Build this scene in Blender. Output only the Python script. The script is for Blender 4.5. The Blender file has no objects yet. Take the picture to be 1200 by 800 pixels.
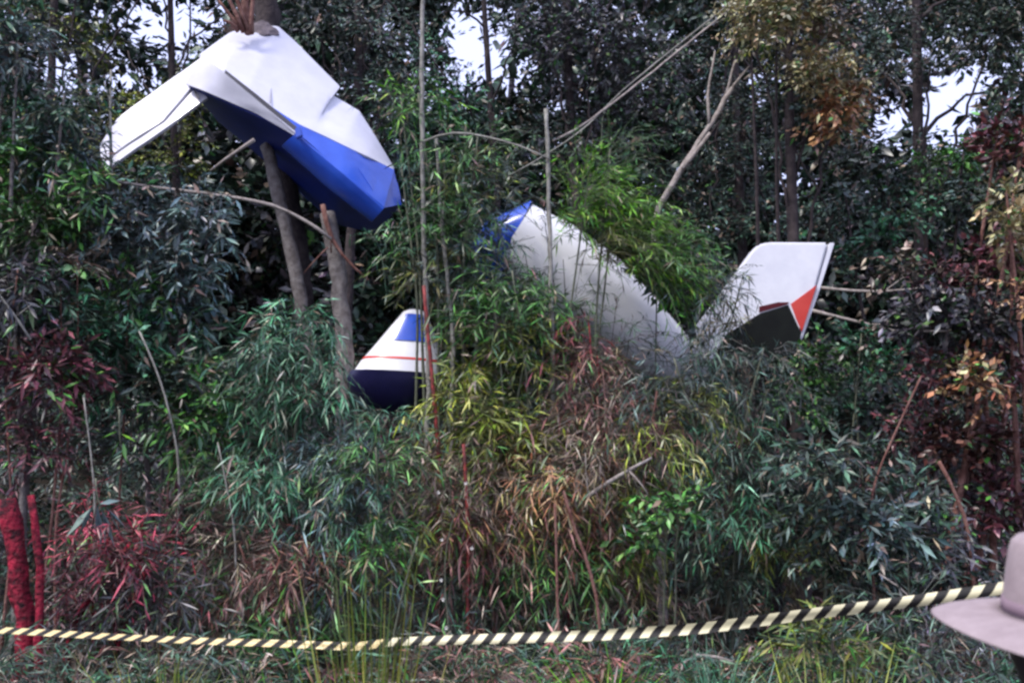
import bpy, bmesh, math, random
import numpy as np
from mathutils import Vector, Matrix

sc = bpy.context.scene
C = bpy.context.collection
R = math.radians

# ------------------------------------------------------------------ camera
FPX = 1287.0                      # focal length in pixels of a 1200 px wide frame
PITCH = R(8.83)
CAMZ = 1.75
cd = bpy.data.cameras.new("camera")
cd.sensor_width = 36.0
cd.lens = 36.0 * FPX / 1200.0
cd.clip_start = 0.05
cd.clip_end = 2000
cam = bpy.data.objects.new("camera", cd)
cam.location = (0, 0, CAMZ)
cam.rotation_euler = (R(90) + PITCH, 0, 0)
C.objects.link(cam)
sc.camera = cam
cd.dof.use_dof = True
cd.dof.focus_distance = 12.0
cd.dof.aperture_fstop = 5.6

# ------------------------------------------------------------------ light
SUN_EL, SUN_AZ = R(56), R(228)    # azimuth clockwise from +Y: behind the camera, a little to the left
w = bpy.data.worlds.new("World")
sc.world = w
w.use_nodes = True
nt = w.node_tree
bg = nt.nodes["Background"]
sky = nt.nodes.new("ShaderNodeTexSky")
sky.sky_type = 'NISHITA'
sky.sun_disc = False
sky.sun_elevation = SUN_EL
sky.sun_rotation = SUN_AZ
sky.dust_density = 4.0
sky.air_density = 1.0
mixw = nt.nodes.new("ShaderNodeMix")
mixw.data_type = 'RGBA'
mixw.inputs[0].default_value = 0.6            # cloud cover over the clear sky
mixw.inputs[7].default_value = (7.5, 7.9, 12.0, 1)
nt.links.new(sky.outputs[0], mixw.inputs[6])
nt.links.new(mixw.outputs[2], bg.inputs[0])
bg.inputs[1].default_value = 0.10

sl = bpy.data.lights.new("sun", 'SUN')
sl.energy = 1.7
sl.angle = R(10)
sl.color = (1.0, 0.96, 0.88)
sun = bpy.data.objects.new("sun", sl)
d = Vector((math.sin(SUN_AZ) * math.cos(SUN_EL), math.cos(SUN_AZ) * math.cos(SUN_EL), math.sin(SUN_EL)))
sun.rotation_euler = d.to_track_quat('Z', 'Y').to_euler()
sun.location = (0, 0, 40)
C.objects.link(sun)

sc.view_settings.view_transform = 'Standard'
sc.view_settings.look = 'None'
sc.view_settings.exposure = 0.96
sc.view_settings.gamma = 1
sc.cycles.max_bounces = 5
sc.cycles.diffuse_bounces = 2
sc.cycles.glossy_bounces = 2
sc.cycles.transmission_bounces = 2
sc.cycles.transparent_max_bounces = 4
sc.cycles.caustics_reflective = False
sc.cycles.caustics_refractive = False
sc.cycles.filter_width = 2.6

# ------------------------------------------------------------------ helpers
CT, ST = math.cos(PITCH), math.sin(PITCH)

def P(px, py, Y):
    """the point of the place seen at pixel (px, py) of the 1200x800 photograph, Y metres away"""
    x = (px - 600) / FPX
    v = (400 - py) / FPX
    dx, dy, dz = x, CT - v * ST, ST + v * CT
    s = Y / dy
    return np.array([dx * s, Y, CAMZ + dz * s])

def ground_z(x, y):
    x = np.asarray(x, float); y = np.asarray(y, float)
    t = np.clip((y - 15.0) / 30.0, 0, 1)
    h = 13.0 * t * t * (3 - 2 * t)
    b = 0.10 * np.sin(x * 1.3 + 0.6) * np.sin(y * 0.9) + 0.05 * np.sin(x * 3.1) * np.sin(y * 2.7 + 1)
    return h + b * np.clip((y - 3) / 5, 0, 1)

MATS = {}
def mat(name, base, rough=0.6, spec=0.4, attr=None, noise=None, bump=None, scale=8.0, metallic=0.0, coat=0.0):
    if name in MATS:
        return MATS[name]
    m = bpy.data.materials.new(name)
    m.use_nodes = True
    t = m.node_tree
    b = t.nodes["Principled BSDF"]
    b.inputs["Roughness"].default_value = rough
    b.inputs["Specular IOR Level"].default_value = spec
    b.inputs["Metallic"].default_value = metallic
    b.inputs["Coat Weight"].default_value = coat
    src = None
    if attr:
        a = t.nodes.new("ShaderNodeAttribute"); a.attribute_name = attr
        src = a.outputs["Color"]
    tc = t.nodes.new("ShaderNodeTexCoord")
    if noise is not None:
        n = t.nodes.new("ShaderNodeTexNoise")
        n.inputs["Scale"].default_value = scale
        n.inputs["Detail"].default_value = 6
        n.inputs["Roughness"].default_value = 0.65
        t.links.new(tc.outputs["Object"], n.inputs["Vector"])
        r = t.nodes.new("ShaderNodeValToRGB")
        r.color_ramp.elements[0].position = 0.36
        r.color_ramp.elements[1].position = 0.66
        r.color_ramp.elements[0].color = (*base, 1)
        r.color_ramp.elements[1].color = (*noise, 1)
        t.links.new(n.outputs["Fac"], r.inputs[0])
        if src is None:
            src = r.outputs[0]
        else:
            mx = t.nodes.new("ShaderNodeMix"); mx.data_type = 'RGBA'; mx.blend_type = 'MULTIPLY'
            mx.inputs[0].default_value = 1.0
            t.links.new(src, mx.inputs[6]); t.links.new(r.outputs[0], mx.inputs[7])
            src = mx.outputs[2]
    if src is None:
        b.inputs["Base Color"].default_value = (*base, 1)
    else:
        t.links.new(src, b.inputs["Base Color"])
    if bump:
        n2 = t.nodes.new("ShaderNodeTexNoise")
        n2.inputs["Scale"].default_value = bump[0]
        n2.inputs["Detail"].default_value = 5
        t.links.new(tc.outputs["Object"], n2.inputs["Vector"])
        bp = t.nodes.new("ShaderNodeBump")
        bp.inputs["Strength"].default_value = bump[1]
        bp.inputs["Distance"].default_value = bump[2]
        t.links.new(n2.outputs["Fac"], bp.inputs["Height"])
        t.links.new(bp.outputs[0], b.inputs["Normal"])
    MATS[name] = m
    return m

def link(name, me, m=None, parent=None):
    o = bpy.data.objects.new(name, me)
    C.objects.link(o)
    if m is not None:
        for k in (m if isinstance(m, (list, tuple)) else [m]):
            me.materials.append(k)
    if parent is not None:
        o.parent = parent
    return o

def tag(o, label=None, cat=None, group=None, kind=None):
    if label: o["label"] = label
    if cat: o["category"] = cat
    if group: o["group"] = group
    if kind: o["kind"] = kind
    return o

def empty(name, loc, label, cat, group=None):
    o = bpy.data.objects.new(name, None)
    o.empty_display_size = 0.2
    C.objects.link(o)
    o.location = loc
    return tag(o, label, cat, group)

class Geo:
    """gathers vertices, triangles and a colour per vertex; built into ONE mesh"""
    def __init__(s): s.v, s.f, s.c, s.n = [], [], [], 0
    def add(s, v, f, c):
        v = np.asarray(v, np.float32).reshape(-1, 3); f = np.asarray(f, np.int32).reshape(-1, 3)
        c = np.asarray(c, np.float32)
        if c.ndim == 1: c = np.repeat(c[None, :], len(v), 0)
        s.v.append(v); s.f.append(f + s.n); s.c.append(c); s.n += len(v)
    def build(s, name, m, parent=None, origin=(0, 0, 0), smooth=False):
        v = np.concatenate(s.v) - np.asarray(origin, np.float32)
        f = np.concatenate(s.f); c = np.concatenate(s.c)
        me = bpy.data.meshes.new(name)
        me.vertices.add(len(v)); me.vertices.foreach_set("co", v.ravel())
        me.loops.add(len(f) * 3); me.loops.foreach_set("vertex_index", f.ravel())
        me.polygons.add(len(f))
        me.polygons.foreach_set("loop_start", np.arange(0, len(f) * 3, 3, dtype=np.int32))
        me.polygons.foreach_set("loop_total", np.full(len(f), 3, np.int32))
        if smooth: me.polygons.foreach_set("use_smooth", np.ones(len(f), bool))
        a = me.attributes.new("tint", 'FLOAT_COLOR', 'POINT')
        a.data.foreach_set("color", np.concatenate([c, np.ones((len(c), 1), np.float32)], 1).ravel())
        me.update(calc_edges=True)
        o = link(name, me, m, parent)
        return o

def nrm(a):
    return a / np.maximum(np.linalg.norm(a, axis=-1, keepdims=True), 1e-9)

def add_leaves(g, b, dr, L, W, bend, col, rng):
    N = len(b)
    dr = nrm(dr)
    up = nrm(rng.normal(0, 0.55, (N, 3)) + np.array([0, -0.25, 1.0]))
    side = nrm(np.cross(dr, up))
    nn = np.cross(side, dr)
    L = L[:, None]; W = W[:, None]; bend = bend[:, None]
    z = np.array([0, 0, -1.0])
    m = b + dr * L * 0.45 - nn * W * 0.22 + z * bend * L * 0.25
    mid = b + dr * L * 0.42 + z * bend * L * 0.25
    vl = mid + side * W * 0.5
    vr = mid - side * W * 0.5
    tip = b + dr * L * 0.96 + z * bend * L
    v = np.stack([b, vl, vr, m, tip], 1).reshape(-1, 3)
    i = (np.arange(N) * 5)[:, None]
    f = np.concatenate([i + np.array([[0, 2, 3]]), i + np.array([[0, 3, 1]]), i + np.array([[1, 3, 4]]), i + np.array([[3, 2, 4]])], 1)
    g.add(v, f, np.repeat(col, 5, 0))

def add_twigs(g, p0, p1, p2, r, col):
    """thin three-sided twigs through three points each"""
    N = len(p0)
    t = nrm(p2 - p0)
    a = nrm(np.cross(t, np.array([0.3, 0.9, 0.2])))
    b = np.cross(t, a)
    V = []
    for p, k in ((p0, 1.0), (p1, 0.75), (p2, 0.3)):
        for q in range(3):
            an = q * 2.0944
            V.append(p + (a * math.cos(an) + b * math.sin(an)) * r[:, None] * k)
    v = np.stack(V, 1).reshape(-1, 3)
    i = (np.arange(N) * 9)[:, None]
    F = []
    for s in (0, 3):
        for q in range(3):
            q2 = (q + 1) % 3
            F.append(i + np.array([[s + q, s + q2, s + 3 + q2]]))
            F.append(i + np.array([[s + q, s + 3 + q2, s + 3 + q]]))
    g.add(v, np.concatenate(F, 1), np.repeat(col, 9, 0))

# foliage kinds: twig length, twig droop, upward pull, leaves per twig, leaf length, leaf width, leaf droop, sideways spread
STY = {
    'bamboo':  dict(tl=(.35, .75), dr=.45, up=.40, k=12, L=(.10, .23), W=.021, ld=.28, sp=.75),
    'plume':   dict(tl=(.45, .90), dr=.50, up=.45, k=15, L=(.10, .21), W=.016, ld=.28, sp=.60),
    'hair':    dict(tl=(.35, .75), dr=.75, up=.60, k=13, L=(.09, .22), W=.018, ld=.40, sp=.65),
    'lance':   dict(tl=(.22, .55), dr=.30, up=.25, k=9,  L=(.10, .21), W=.040, ld=.25, sp=.85),
    'broad':   dict(tl=(.18, .42), dr=.20, up=.25, k=8,  L=(.08, .15), W=.056, ld=.20, sp=.95),
    'small':   dict(tl=(.30, .65), dr=.25, up=.15, k=12, L=(.07, .14), W=.042, ld=.20, sp=.95),
    'dead':    dict(tl=(.28, .75), dr=.75, up=.22, k=11, L=(.08, .24), W=.016, ld=.45, sp=.90),
    'bare':    dict(tl=(.30, .80), dr=.10, up=.30, k=3,  L=(.05, .10), W=.025, ld=.20, sp=.80),
}
# leaf and bark colours (the deep reds hold the glow of red lamps)
PAL = {
    'teal':   [(.046, .110, .066), (.072, .142, .088), (.108, .170, .125), (.024, .054, .036)],
    'grey':   [(.095, .125, .120), (.140, .170, .170), (.058, .085, .085), (.036, .055, .056)],
    'green':  [(.046, .105, .036), (.070, .145, .052), (.028, .060, .032), (.110, .170, .075)],
    'bright': [(.090, .200, .040), (.125, .235, .055), (.055, .130, .036), (.165, .240, .080)],
    'olive':  [(.100, .125, .038), (.140, .155, .052), (.060, .078, .030), (.190, .190, .090)],
    'yellow': [(.430, .360, .170), (.520, .440, .240), (.260, .215, .100), (.350, .250, .120)],
    'orange': [(.330, .165, .075), (.230, .105, .050), (.380, .220, .120), (.130, .060, .036)],
    'brown':  [(.120, .085, .058), (.180, .130, .095), (.068, .048, .038), (.230, .180, .140)],
    'rust':   [(.150, .060, .048), (.095, .038, .034), (.210, .105, .080), (.060, .028, .026)],
    'redlit_dim':   [(.090, .028, .036), (.050, .022, .030), (.140, .048, .052), (.080, .068, .070)],  # dimmer red glow put into the leaf colour
    'redlit':[(.260, .026, .046), (.160, .022, .036), (.340, .055, .075), (.060, .020, .026)],  # strong red glow of emergency lights put into the leaf colour
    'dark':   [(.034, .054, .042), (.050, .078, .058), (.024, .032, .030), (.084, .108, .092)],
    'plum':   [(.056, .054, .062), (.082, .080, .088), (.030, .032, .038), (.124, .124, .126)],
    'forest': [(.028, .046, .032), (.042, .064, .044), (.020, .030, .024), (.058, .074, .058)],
}
leafm = mat("leaf", (.75, .75, .75), rough=.36, spec=.5, attr="tint", noise=(1.5, 1.5, 1.5), scale=5.0)
barkg = mat("grey_bark", (.10, .085, .08), rough=.85, spec=.2, noise=(.24, .22, .21), bump=(28, .8, .02), scale=9)
barkd = mat("dark_bark", (.030, .024, .026), rough=.9, spec=.2, noise=(.075, .060, .058), bump=(24, .8, .02), scale=8)
barkr = mat("rust_bark", (.12, .050, .040), rough=.85, spec=.2, noise=(.25, .14, .115), bump=(26, .8, .02), scale=9)
barkx = mat("redlit_bark", (.022, .007, .010), rough=.8, spec=.25, noise=(.40, .018, .048), bump=(24, 1.0, .05), scale=9)  # bark colour carries the red emergency-light glow
canem = mat("cane", (.15, .145, .12), rough=.6, spec=.35, noise=(.30, .29, .26), bump=(40, .3, .01), scale=14)
caneg = mat("green_cane", (.075, .085, .055), rough=.6, spec=.35, noise=(.14, .15, .10), bump=(40, .3, .01), scale=14)
caner = mat("redlit_cane", (.07, .022, .020), rough=.6, spec=.35, noise=(.36, .050, .045), bump=(40, .3, .01), scale=14)  # red glow painted into the cane colour
deadw = mat("dead_wood", (.20, .17, .15), rough=.85, spec=.2, noise=(.38, .34, .31), bump=(40, .6, .01), scale=16)
MBARK = dict(grey=barkg, dark=barkd, rust=barkr, redlit=barkx, cane=canem, green=caneg, red=caner, dead=deadw)

def curve(pts, n):
    """a softened path through the points, evenly spaced"""
    p = np.asarray(pts, float)
    if len(p) == 2:
        t = np.linspace(0, 1, n)[:, None]
        return p[0] * (1 - t) + p[1] * t
    a = np.concatenate([[0], np.cumsum(np.linalg.norm(np.diff(p, axis=0), axis=1))])
    u = np.linspace(0, a[-1], n)
    q = np.stack([np.interp(u, a, p[:, k]) for k in range(3)], 1)
    for _ in range(3):
        q[1:-1] = (q[:-2] + 2 * q[1:-1] + q[2:]) / 4
    return q

def add_tube(g, pts, r0, r1, rng, sides=8, seg=None, rough=0.08, nodes=0, col=(1, 1, 1), wob=0.0):
    path = np.asarray(pts, float)
    ln = np.linalg.norm(np.diff(path, axis=0), axis=1).sum()
    n = seg or int(np.clip(ln / 0.18, 4, 60))
    path = curve(path, n)
    if wob:
        path[1:-1] += rng.normal(0, wob, (n - 2, 3)) * np.array([1, 1, .3])
    tg = nrm(np.gradient(path, axis=0))
    a = nrm(np.cross(tg, np.array([.12, .97, .2])))
    b = np.cross(tg, a)
    rr = np.linspace(r0, r1, n)
    if nodes:
        k = np.linspace(0, nodes, n)
        rr = rr * (1 + .22 * (np.abs(k - np.round(k)) < nodes / n * .55))
    V = []
    for q in range(sides):
        an = q * 2 * math.pi / sides
        rad = rr * (1 + rng.normal(0, rough, n))
        V.append(path + (a * math.cos(an) + b * math.sin(an)) * rad[:, None])
    v = np.stack(V, 1).reshape(-1, 3)
    F = []
    for i in range(n - 1):
        for q in range(sides):
            q2 = (q + 1) % sides
            F.append((i * sides + q, i * sides + q2, (i + 1) * sides + q2))
            F.append((i * sides + q, (i + 1) * sides + q2, (i + 1) * sides + q))
    base = len(v)
    v = np.vstack([v, path[0], path[-1]])
    for q in range(sides):
        q2 = (q + 1) % sides
        F.append((base, q2, q)); F.append((base + 1, (n - 1) * sides + q, (n - 1) * sides + q2))
    g.add(v, F, np.array(col, float))
    return path

def pick(pal, n, rng, spread=.38):
    c = np.array(PAL[pal])[rng.choice(4, n, p=[.36, .26, .26, .12])]
    c = c * np.exp(rng.normal(0, spread, (n, 1)))
    if pal in ('teal', 'green', 'bright', 'olive', 'dark', 'forest', 'grey'):
        m = c.mean(1, keepdims=True); c = np.maximum(m + (c - m) * 1.5, .006)
    return np.clip(c * (1 + rng.normal(0, .08, (n, 3))), .004, .5)

GAPS = [(185, 18, 50, 32), (165, 12, 22, 34), (62, 88, 20, 26), (165, 92, 18, 13), (555, 42, 24, 38), (580, 60, 13, 22), (930, 212, 17, 19), (1045, 150, 25, 28),
        (1112, 128, 30, 40), (1145, 92, 22, 13), (600, 92, 15, 15), (240, 30, 20, 18), (655, 125, 12, 10)]
# openings of the thicket: where it is thin, and how much of it stays (sky gaps, the parts of the wreck that show)
def inpoly(x, y, poly):
    r = np.zeros(x.shape, bool); n = len(poly)
    for i in range(n):
        x1, y1 = poly[i]; x2, y2 = poly[(i + 1) % n]
        if y1 == y2: continue
        r ^= ((y1 > y) != (y2 > y)) & (x < (x2 - x1) * (y - y1) / (y2 - y1) + x1)
    return r
OPEN = [([(160, 178), (160, 122), (240, 50), (325, 28), (400, 100), (445, 160), (475, 240), (440, 265), (360, 225), (300, 150), (250, 110), (190, 160)], .02),
        ([(300, 190), (400, 270), (410, 330), (300, 330)], .12),
        ([(412, 445), (440, 375), (492, 365), (500, 390), (498, 440), (488, 475), (415, 480)], .08),
        ([(512, 370), (540, 380), (540, 430), (512, 430)], .6),
        ([(590, 245), (625, 250), (700, 310), (790, 375), (810, 440), (760, 440), (700, 385), (640, 320), (590, 300)], .45),
        ([(880, 290), (900, 282), (978, 284), (940, 396), (870, 398), (890, 360), (905, 320)], .0),
        ([(815, 380), (880, 290), (905, 320), (890, 360), (850, 370)], .75)]
def thin(p0, p1, p2, rng):
    keep = np.ones(len(p0), bool)
    for p in (p0, p1, p2):
        Y = p[:, 1]; dz = p[:, 2] - CAMZ
        f = Y * CT + dz * ST; u = -Y * ST + dz * CT
        px = 600 + FPX * p[:, 0] / f; py = 400 - FPX * u / f
        roll = rng.uniform(0, 1, len(p))
        near = Y < 14.6
        for poly, k in OPEN:
            keep &= ~(inpoly(px, py, poly) & near & (roll > k))
        for a, b, c, d_ in GAPS:
            keep &= ~((((px - a) / c) ** 2 + ((py - b) / d_) ** 2 < 1) & (roll > .45))
    return keep

def foliage(g, clumps, sty, pal, rng, twigcol=(.06, .05, .042)):
    """clumps: (centre, radii(3), number of twigs, palette or None, direction or None)"""
    s = STY[sty]
    lk = np.exp(rng.normal(0, .08))
    for (c, r, n, p_, dirb) in clumps:
        if n < 1: continue
        u = nrm(rng.normal(0, 1, (n, 3)))
        rad = rng.uniform(0.1, 1, (n, 1)) ** .5
        b = c + u * rad * r * .68
        dv = u * np.array([1, 1, .55]) * .9 + rng.normal(0, .35, (n, 3)) + np.array([0, 0, s['up']])
        if dirb is not None: dv = dv * .6 + np.asarray(dirb)
        dv = nrm(dv)
        tl = rng.uniform(*s['tl'], n)
        dr = s['dr'] * rng.uniform(.6, 1.3, n)
        z = np.array([0, 0, -1.0])
        def at(t): return b + dv * (tl * t)[:, None] + z * (dr * tl * t * t)[:, None]
        kp = thin(at(0), at(.55), at(1.05), rng)
        b, dv, tl, dr = b[kp], dv[kp], tl[kp], dr[kp]; n = len(b)
        if n == 0: continue
        pl = p_ or pal
        tc = np.repeat(np.array([twigcol]), n, 0) * np.exp(rng.normal(0, .3, (n, 1))) * .6 + pick(pl, n, rng) * .4
        if sty != 'far': add_twigs(g, at(0), at(.5), at(.97), rng.uniform(.004, .007, n), tc)
        hue = np.exp(rng.normal(0, .30)) * lk; ls = rng.uniform(.72, 1.12)
        twb = np.exp(rng.normal(0, .18, n))
        for k in range(s['k']):
            t = (k + .6 + rng.uniform(-.3, .3, n)) / s['k']
            pos = b + dv * (tl * t)[:, None] + z * (dr * tl * t * t)[:, None]
            tan = nrm(dv * tl[:, None] + z * (2 * dr * tl * t)[:, None])
            lat = nrm(np.cross(tan, rng.normal(0, .5, (n, 3)) + np.array([0, 0, 1])))
            sg = 1 if k % 2 else -1
            ld = tan * .75 + lat * sg * s['sp'] * rng.uniform(.5, 1.2, (n, 1)) + rng.normal(0, .32, (n, 3)) + z * s['ld'] * .45
            L = rng.uniform(*s['L'], n) * ls
            W = s['W'] * ls * rng.uniform(.7, 1.3, n) * (L / np.mean(s['L'])) ** .5
            col = pick(pl, n, rng)
            alt = rng.uniform(0, 1, n) < .11          # single leaves browned, or still green
            col[alt] = pick('green' if pl in ('brown', 'rust', 'orange', 'redlit_dim', 'redlit', 'yellow', 'plum') else 'brown', n, rng)[alt]
            col = np.minimum(col * (hue * twb)[:, None], .50)
            add_leaves(g, pos, ld, L, W, s['ld'] * rng.uniform(.2, 1, n), col, rng)

def clump(px, py, Y, rx, ry, dens, pal=None, dirb=None, deep=None):
    c = P(px, py, Y)
    k = Y / FPX
    r = np.array([rx * k, (deep if deep else .6 * (rx + ry) / 2 * k), ry * k])
    return (c, r, int(dens * .92 * math.pi * rx * ry / 1000), pal, dirb)

SEED = [11]
def rngn():
    SEED[0] += 7
    return np.random.default_rng(SEED[0])

def plant(name, label, cat, Y, cl, sty, pal, dens=10, stems=3, bark='green', sr=(.022, .008), group=None,
          base=None, nodes=0, stempart='stem', folpart='foliage', spread=.35):
    """a shrub or bamboo clump: an Empty at its foot, one part per main stem, one foliage part.
    cl: (px, py, rx, ry[, palette[, direction[, dY]]])"""
    rng = rngn()
    cls = []
    for q in cl:
        px, py, rx, ry = q[:4]
        p_ = q[4] if len(q) > 4 else None
        dd = q[5] if len(q) > 5 else None
        dy = q[6] if len(q) > 6 else rng.uniform(-.35, .35)
        cls.append(clump(px, py, Y + dy, rx, ry, dens, p_, dd))
    if base is None:
        mx = float(np.mean([c[0][0] for c in cls])); my = Y + .15
    else:
        mx = P(base, 600, Y)[0]; my = Y + .1
    root = empty(name, (mx, my, float(ground_z(mx, my)) - .03), label, cat, group)
    o = np.array(root.location)
    order = sorted(range(len(cls)), key=lambda i: -cls[i][0][2])
    for j in range(min(stems, len(order)) if stems else 0):
        c = cls[order[j]][0] + np.array([0, 0, cls[order[j]][1][2] * .4])
        st = o + np.array([rng.uniform(-spread, spread), rng.uniform(-.15, .15), 0])
        st[2] = float(ground_z(st[0], st[1])) - .05
        m1 = st * .66 + c * .34 + np.array([rng.uniform(-.12, .12), rng.uniform(-.1, .1), .15])
        m2 = st * .3 + c * .7 + np.array([rng.uniform(-.12, .12), rng.uniform(-.1, .1), .1])
        g = Geo(); add_tube(g, [st, m1, m2, c], sr[0], sr[1], rng, sides=6, nodes=nodes, rough=.05)
        g.build(stempart, MBARK[bark], root, o, smooth=True)
    g = Geo(); foliage(g, cls, sty, pal, rng)
    g.build(folpart, leafm, root, o)
    return root

def tree(name, label, Y, trunk, cl, sty, pal, dens, bark='dark', r=(.11, .05), group=None, limbs=4, cat='tree', dY=1.0):
    """a tree: trunk with its limbs, and a crown. trunk: pixel path from the foot upwards"""
    rng = rngn()
    pts = [P(x, y, Y) for x, y in trunk]
    foot = pts[0].copy(); foot[2] = float(ground_z(foot[0], foot[1])) - .1
    if pts[0][2] > foot[2] + .3: pts = [foot] + pts
    else: pts[0] = foot
    root = empty(name, foot, label, cat, group)
    g = Geo()
    path = add_tube(g, pts, r[0], r[1], rng, sides=10, rough=.07)
    cls = []
    for q in cl:
        px, py, rx, ry = q[:4]
        cls.append(clump(px, py, Y + rng.uniform(-dY, dY), rx, ry, dens, q[4] if len(q) > 4 else None, q[5] if len(q) > 5 else None))
    for c in cls[:limbs * 2]:
        i = int(len(path) * rng.uniform(.45, .95)); a = path[min(i, len(path) - 1)]
        add_tube(g, [a, a * .6 + c[0] * .4 + np.array([0, 0, .3]), c[0]], r[1] * .55, .015, rng, sides=5, rough=.06, wob=.03)
    g.build('trunk', MBARK[bark], root, foot, smooth=True)
    if cls:
        g = Geo(); foliage(g, cls, sty, pal, rng)
        g.build('crown', leafm, root, foot)
    return root

def stick(name, label, cat, path, r, bark, group=None, twigs=(), rooted=False, nodes=0, rough=.08, sides=7):
    """a bare pole, cane or branch; path: (px, py, Y); twigs: further paths joined into it"""
    rng = rngn()
    pts = [P(*q) for q in path]
    if rooted:
        f = pts[0].copy(); f[2] = float(ground_z(f[0], f[1])) - .05
        if pts[0][2] > f[2] + .1: pts = [f] + pts
    g = Geo()
    o = pts[0]
    add_tube(g, pts, r[0], r[1], rng, sides=sides, rough=rough, nodes=nodes, wob=min(r[1] * .2, .010))
    for tw in twigs:
        add_tube(g, [P(*q) for q in tw], r[1] * .8, r[1] * .35, rng, sides=5, rough=.08, wob=r[1] * .2)
    ob = g.build(name, MBARK[bark], None, o, smooth=True)
    ob.location = o
    return tag(ob, label, cat, group)

# ------------------------------------------------------------------ ground and hillside (one sheet to the horizon)
def make_ground():
    xs = np.concatenate([np.linspace(-700, -34, 12), np.linspace(-30, 30, 121), np.linspace(34, 700, 12)])
    ys = np.concatenate([np.linspace(-700, -12, 10), np.linspace(-10, 50, 121), np.linspace(55, 900, 14)])
    X, Y = np.meshgrid(xs, ys)
    Z = ground_z(X, Y)
    v = np.stack([X, Y, Z], -1).reshape(-1, 3)
    nx, ny = len(xs), len(ys)
    i = (np.arange(ny - 1)[:, None] * nx + np.arange(nx - 1)[None, :]).reshape(-1, 1)
    f = np.concatenate([i + np.array([[0, 1, nx + 1]]), i + np.array([[0, nx + 1, nx]])], 1)
    g = Geo(); g.add(v, f, np.array([1., 1, 1]))
    m = mat("forest_floor", (.018, .016, .013), rough=.95, spec=.1, noise=(.055, .045, .034), bump=(6, .6, .05), scale=2.5)
    o = g.build("ground", m, smooth=True)
    tag(o, kind="structure")
make_ground()

# ------------------------------------------------------------------ the crashed aeroplane
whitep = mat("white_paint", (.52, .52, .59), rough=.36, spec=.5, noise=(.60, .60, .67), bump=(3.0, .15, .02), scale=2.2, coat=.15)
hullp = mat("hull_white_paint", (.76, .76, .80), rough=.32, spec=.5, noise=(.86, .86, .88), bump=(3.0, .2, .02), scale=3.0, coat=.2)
bluep = mat("blue_paint", (.020, .075, .48), rough=.24, spec=.6, noise=(.032, .110, .62), bump=(3.0, .15, .02), scale=2.0, coat=.2)
shadedbluep = mat("shaded_blue_paint", (.010, .022, .17), rough=.34, spec=.45, noise=(.016, .036, .26), bump=(3.0, .15, .02), scale=2.0)  # darker copy of the blue: the underside's shade is in the colour
navyp = mat("navy_paint", (.012, .012, .055), rough=.35, spec=.45, noise=(.020, .018, .075), bump=(3, .15, .02), scale=3)
redp = mat("red_paint", (.62, .050, .035), rough=.35, spec=.5, noise=(.70, .075, .050), scale=3)
blackp = mat("black_paint", (.010, .011, .011), rough=.8, spec=.12, noise=(.016, .019, .016), scale=3)
darkr = mat("dark_red_paint", (.10, .014, .020), rough=.7, spec=.2)
darklinem = mat("dark_line", (.05, .05, .065), rough=.6, spec=.3)
foamm = mat("torn_lining", (.10, .085, .095), rough=.9, spec=.1, noise=(.20, .17, .18), bump=(18, .9, .03), scale=12)

def patch(name, top, bot, m, parent, nu=28, nv=8, thick=.03, dent=.004, bulge=0.0, seed=1, origin=(0, 0, 0)):
    """a sheet of skin ruled between two edges, with real thickness, dents and an optional rounded section"""
    rng = np.random.default_rng(seed)
    A = polyline(top, nu); B = polyline(bot, nu)
    t = np.linspace(0, 1, nv)[None, :, None]
    S = A[:, None, :] * (1 - t) + B[:, None, :] * t
    du = np.gradient(S, axis=0); dv = np.gradient(S, axis=1)
    N = nrm(np.cross(du, dv))
    if np.mean(N[..., 1]) > 0: N = -N
    ph = rng.uniform(0, 6, 4)
    uu = np.linspace(0, 1, nu)[:, None]; vv = np.linspace(0, 1, nv)[None, :]
    D = dent * (np.sin(uu * 9 + ph[0]) * np.sin(vv * 5 + ph[1]) + .6 * np.sin(uu * 21 + ph[2] + vv * 7) + .3 * np.sin(vv * 17 + ph[3]))
    D = D + bulge * np.sin(np.pi * vv) ** .7
    S = S + N * D[..., None]
    F0 = S; F1 = S - N * thick
    v = np.concatenate([F0.reshape(-1, 3), F1.reshape(-1, 3)])
    k = nu * nv
    fs = []
    I = lambda i, j: i * nv + j
    for i in range(nu - 1):
        for j in range(nv - 1):
            a, b, c, e = I(i, j), I(i + 1, j), I(i + 1, j + 1), I(i, j + 1)
            fs.append((a, b, c, e)); fs.append((k + e, k + c, k + b, k + a))
    for i in range(nu - 1):
        a, b = I(i, 0), I(i + 1, 0); fs.append((a, k + a, k + b, b))
        a, b = I(i, nv - 1), I(i + 1, nv - 1); fs.append((b, k + b, k + a, a))
    for j in range(nv - 1):
        a, b = I(0, j), I(0, j + 1); fs.append((b, k + b, k + a, a))
        a, b = I(nu - 1, j), I(nu - 1, j + 1); fs.append((a, k + a, k + b, b))
    me = bpy.data.meshes.new(name)
    me.from_pydata((v - np.asarray(origin)).tolist(), [], fs)
    me.validate()
    bm = bmesh.new(); bm.from_mesh(me); bmesh.ops.recalc_face_normals(bm, faces=bm.faces)
    for f_ in bm.faces: f_.smooth = True
    for e in bm.edges:
        if len(e.link_faces) == 2 and e.calc_face_angle(0) > .7: e.smooth = False
    bm.to_mesh(me); bm.free()
    return link(name, me, m, parent)

def polyline(pts, n):
    p = np.array([P(*q) if len(q) == 3 and abs(q[0]) > 30 else q for q in pts], float)
    s = np.concatenate([[0], np.cumsum(np.linalg.norm(np.diff(p, axis=0), axis=1))]); s /= s[-1]
    u = np.linspace(0, 1, n)
    return np.stack([np.interp(u, s, p[:, i]) for i in range(3)], 1)

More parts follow.
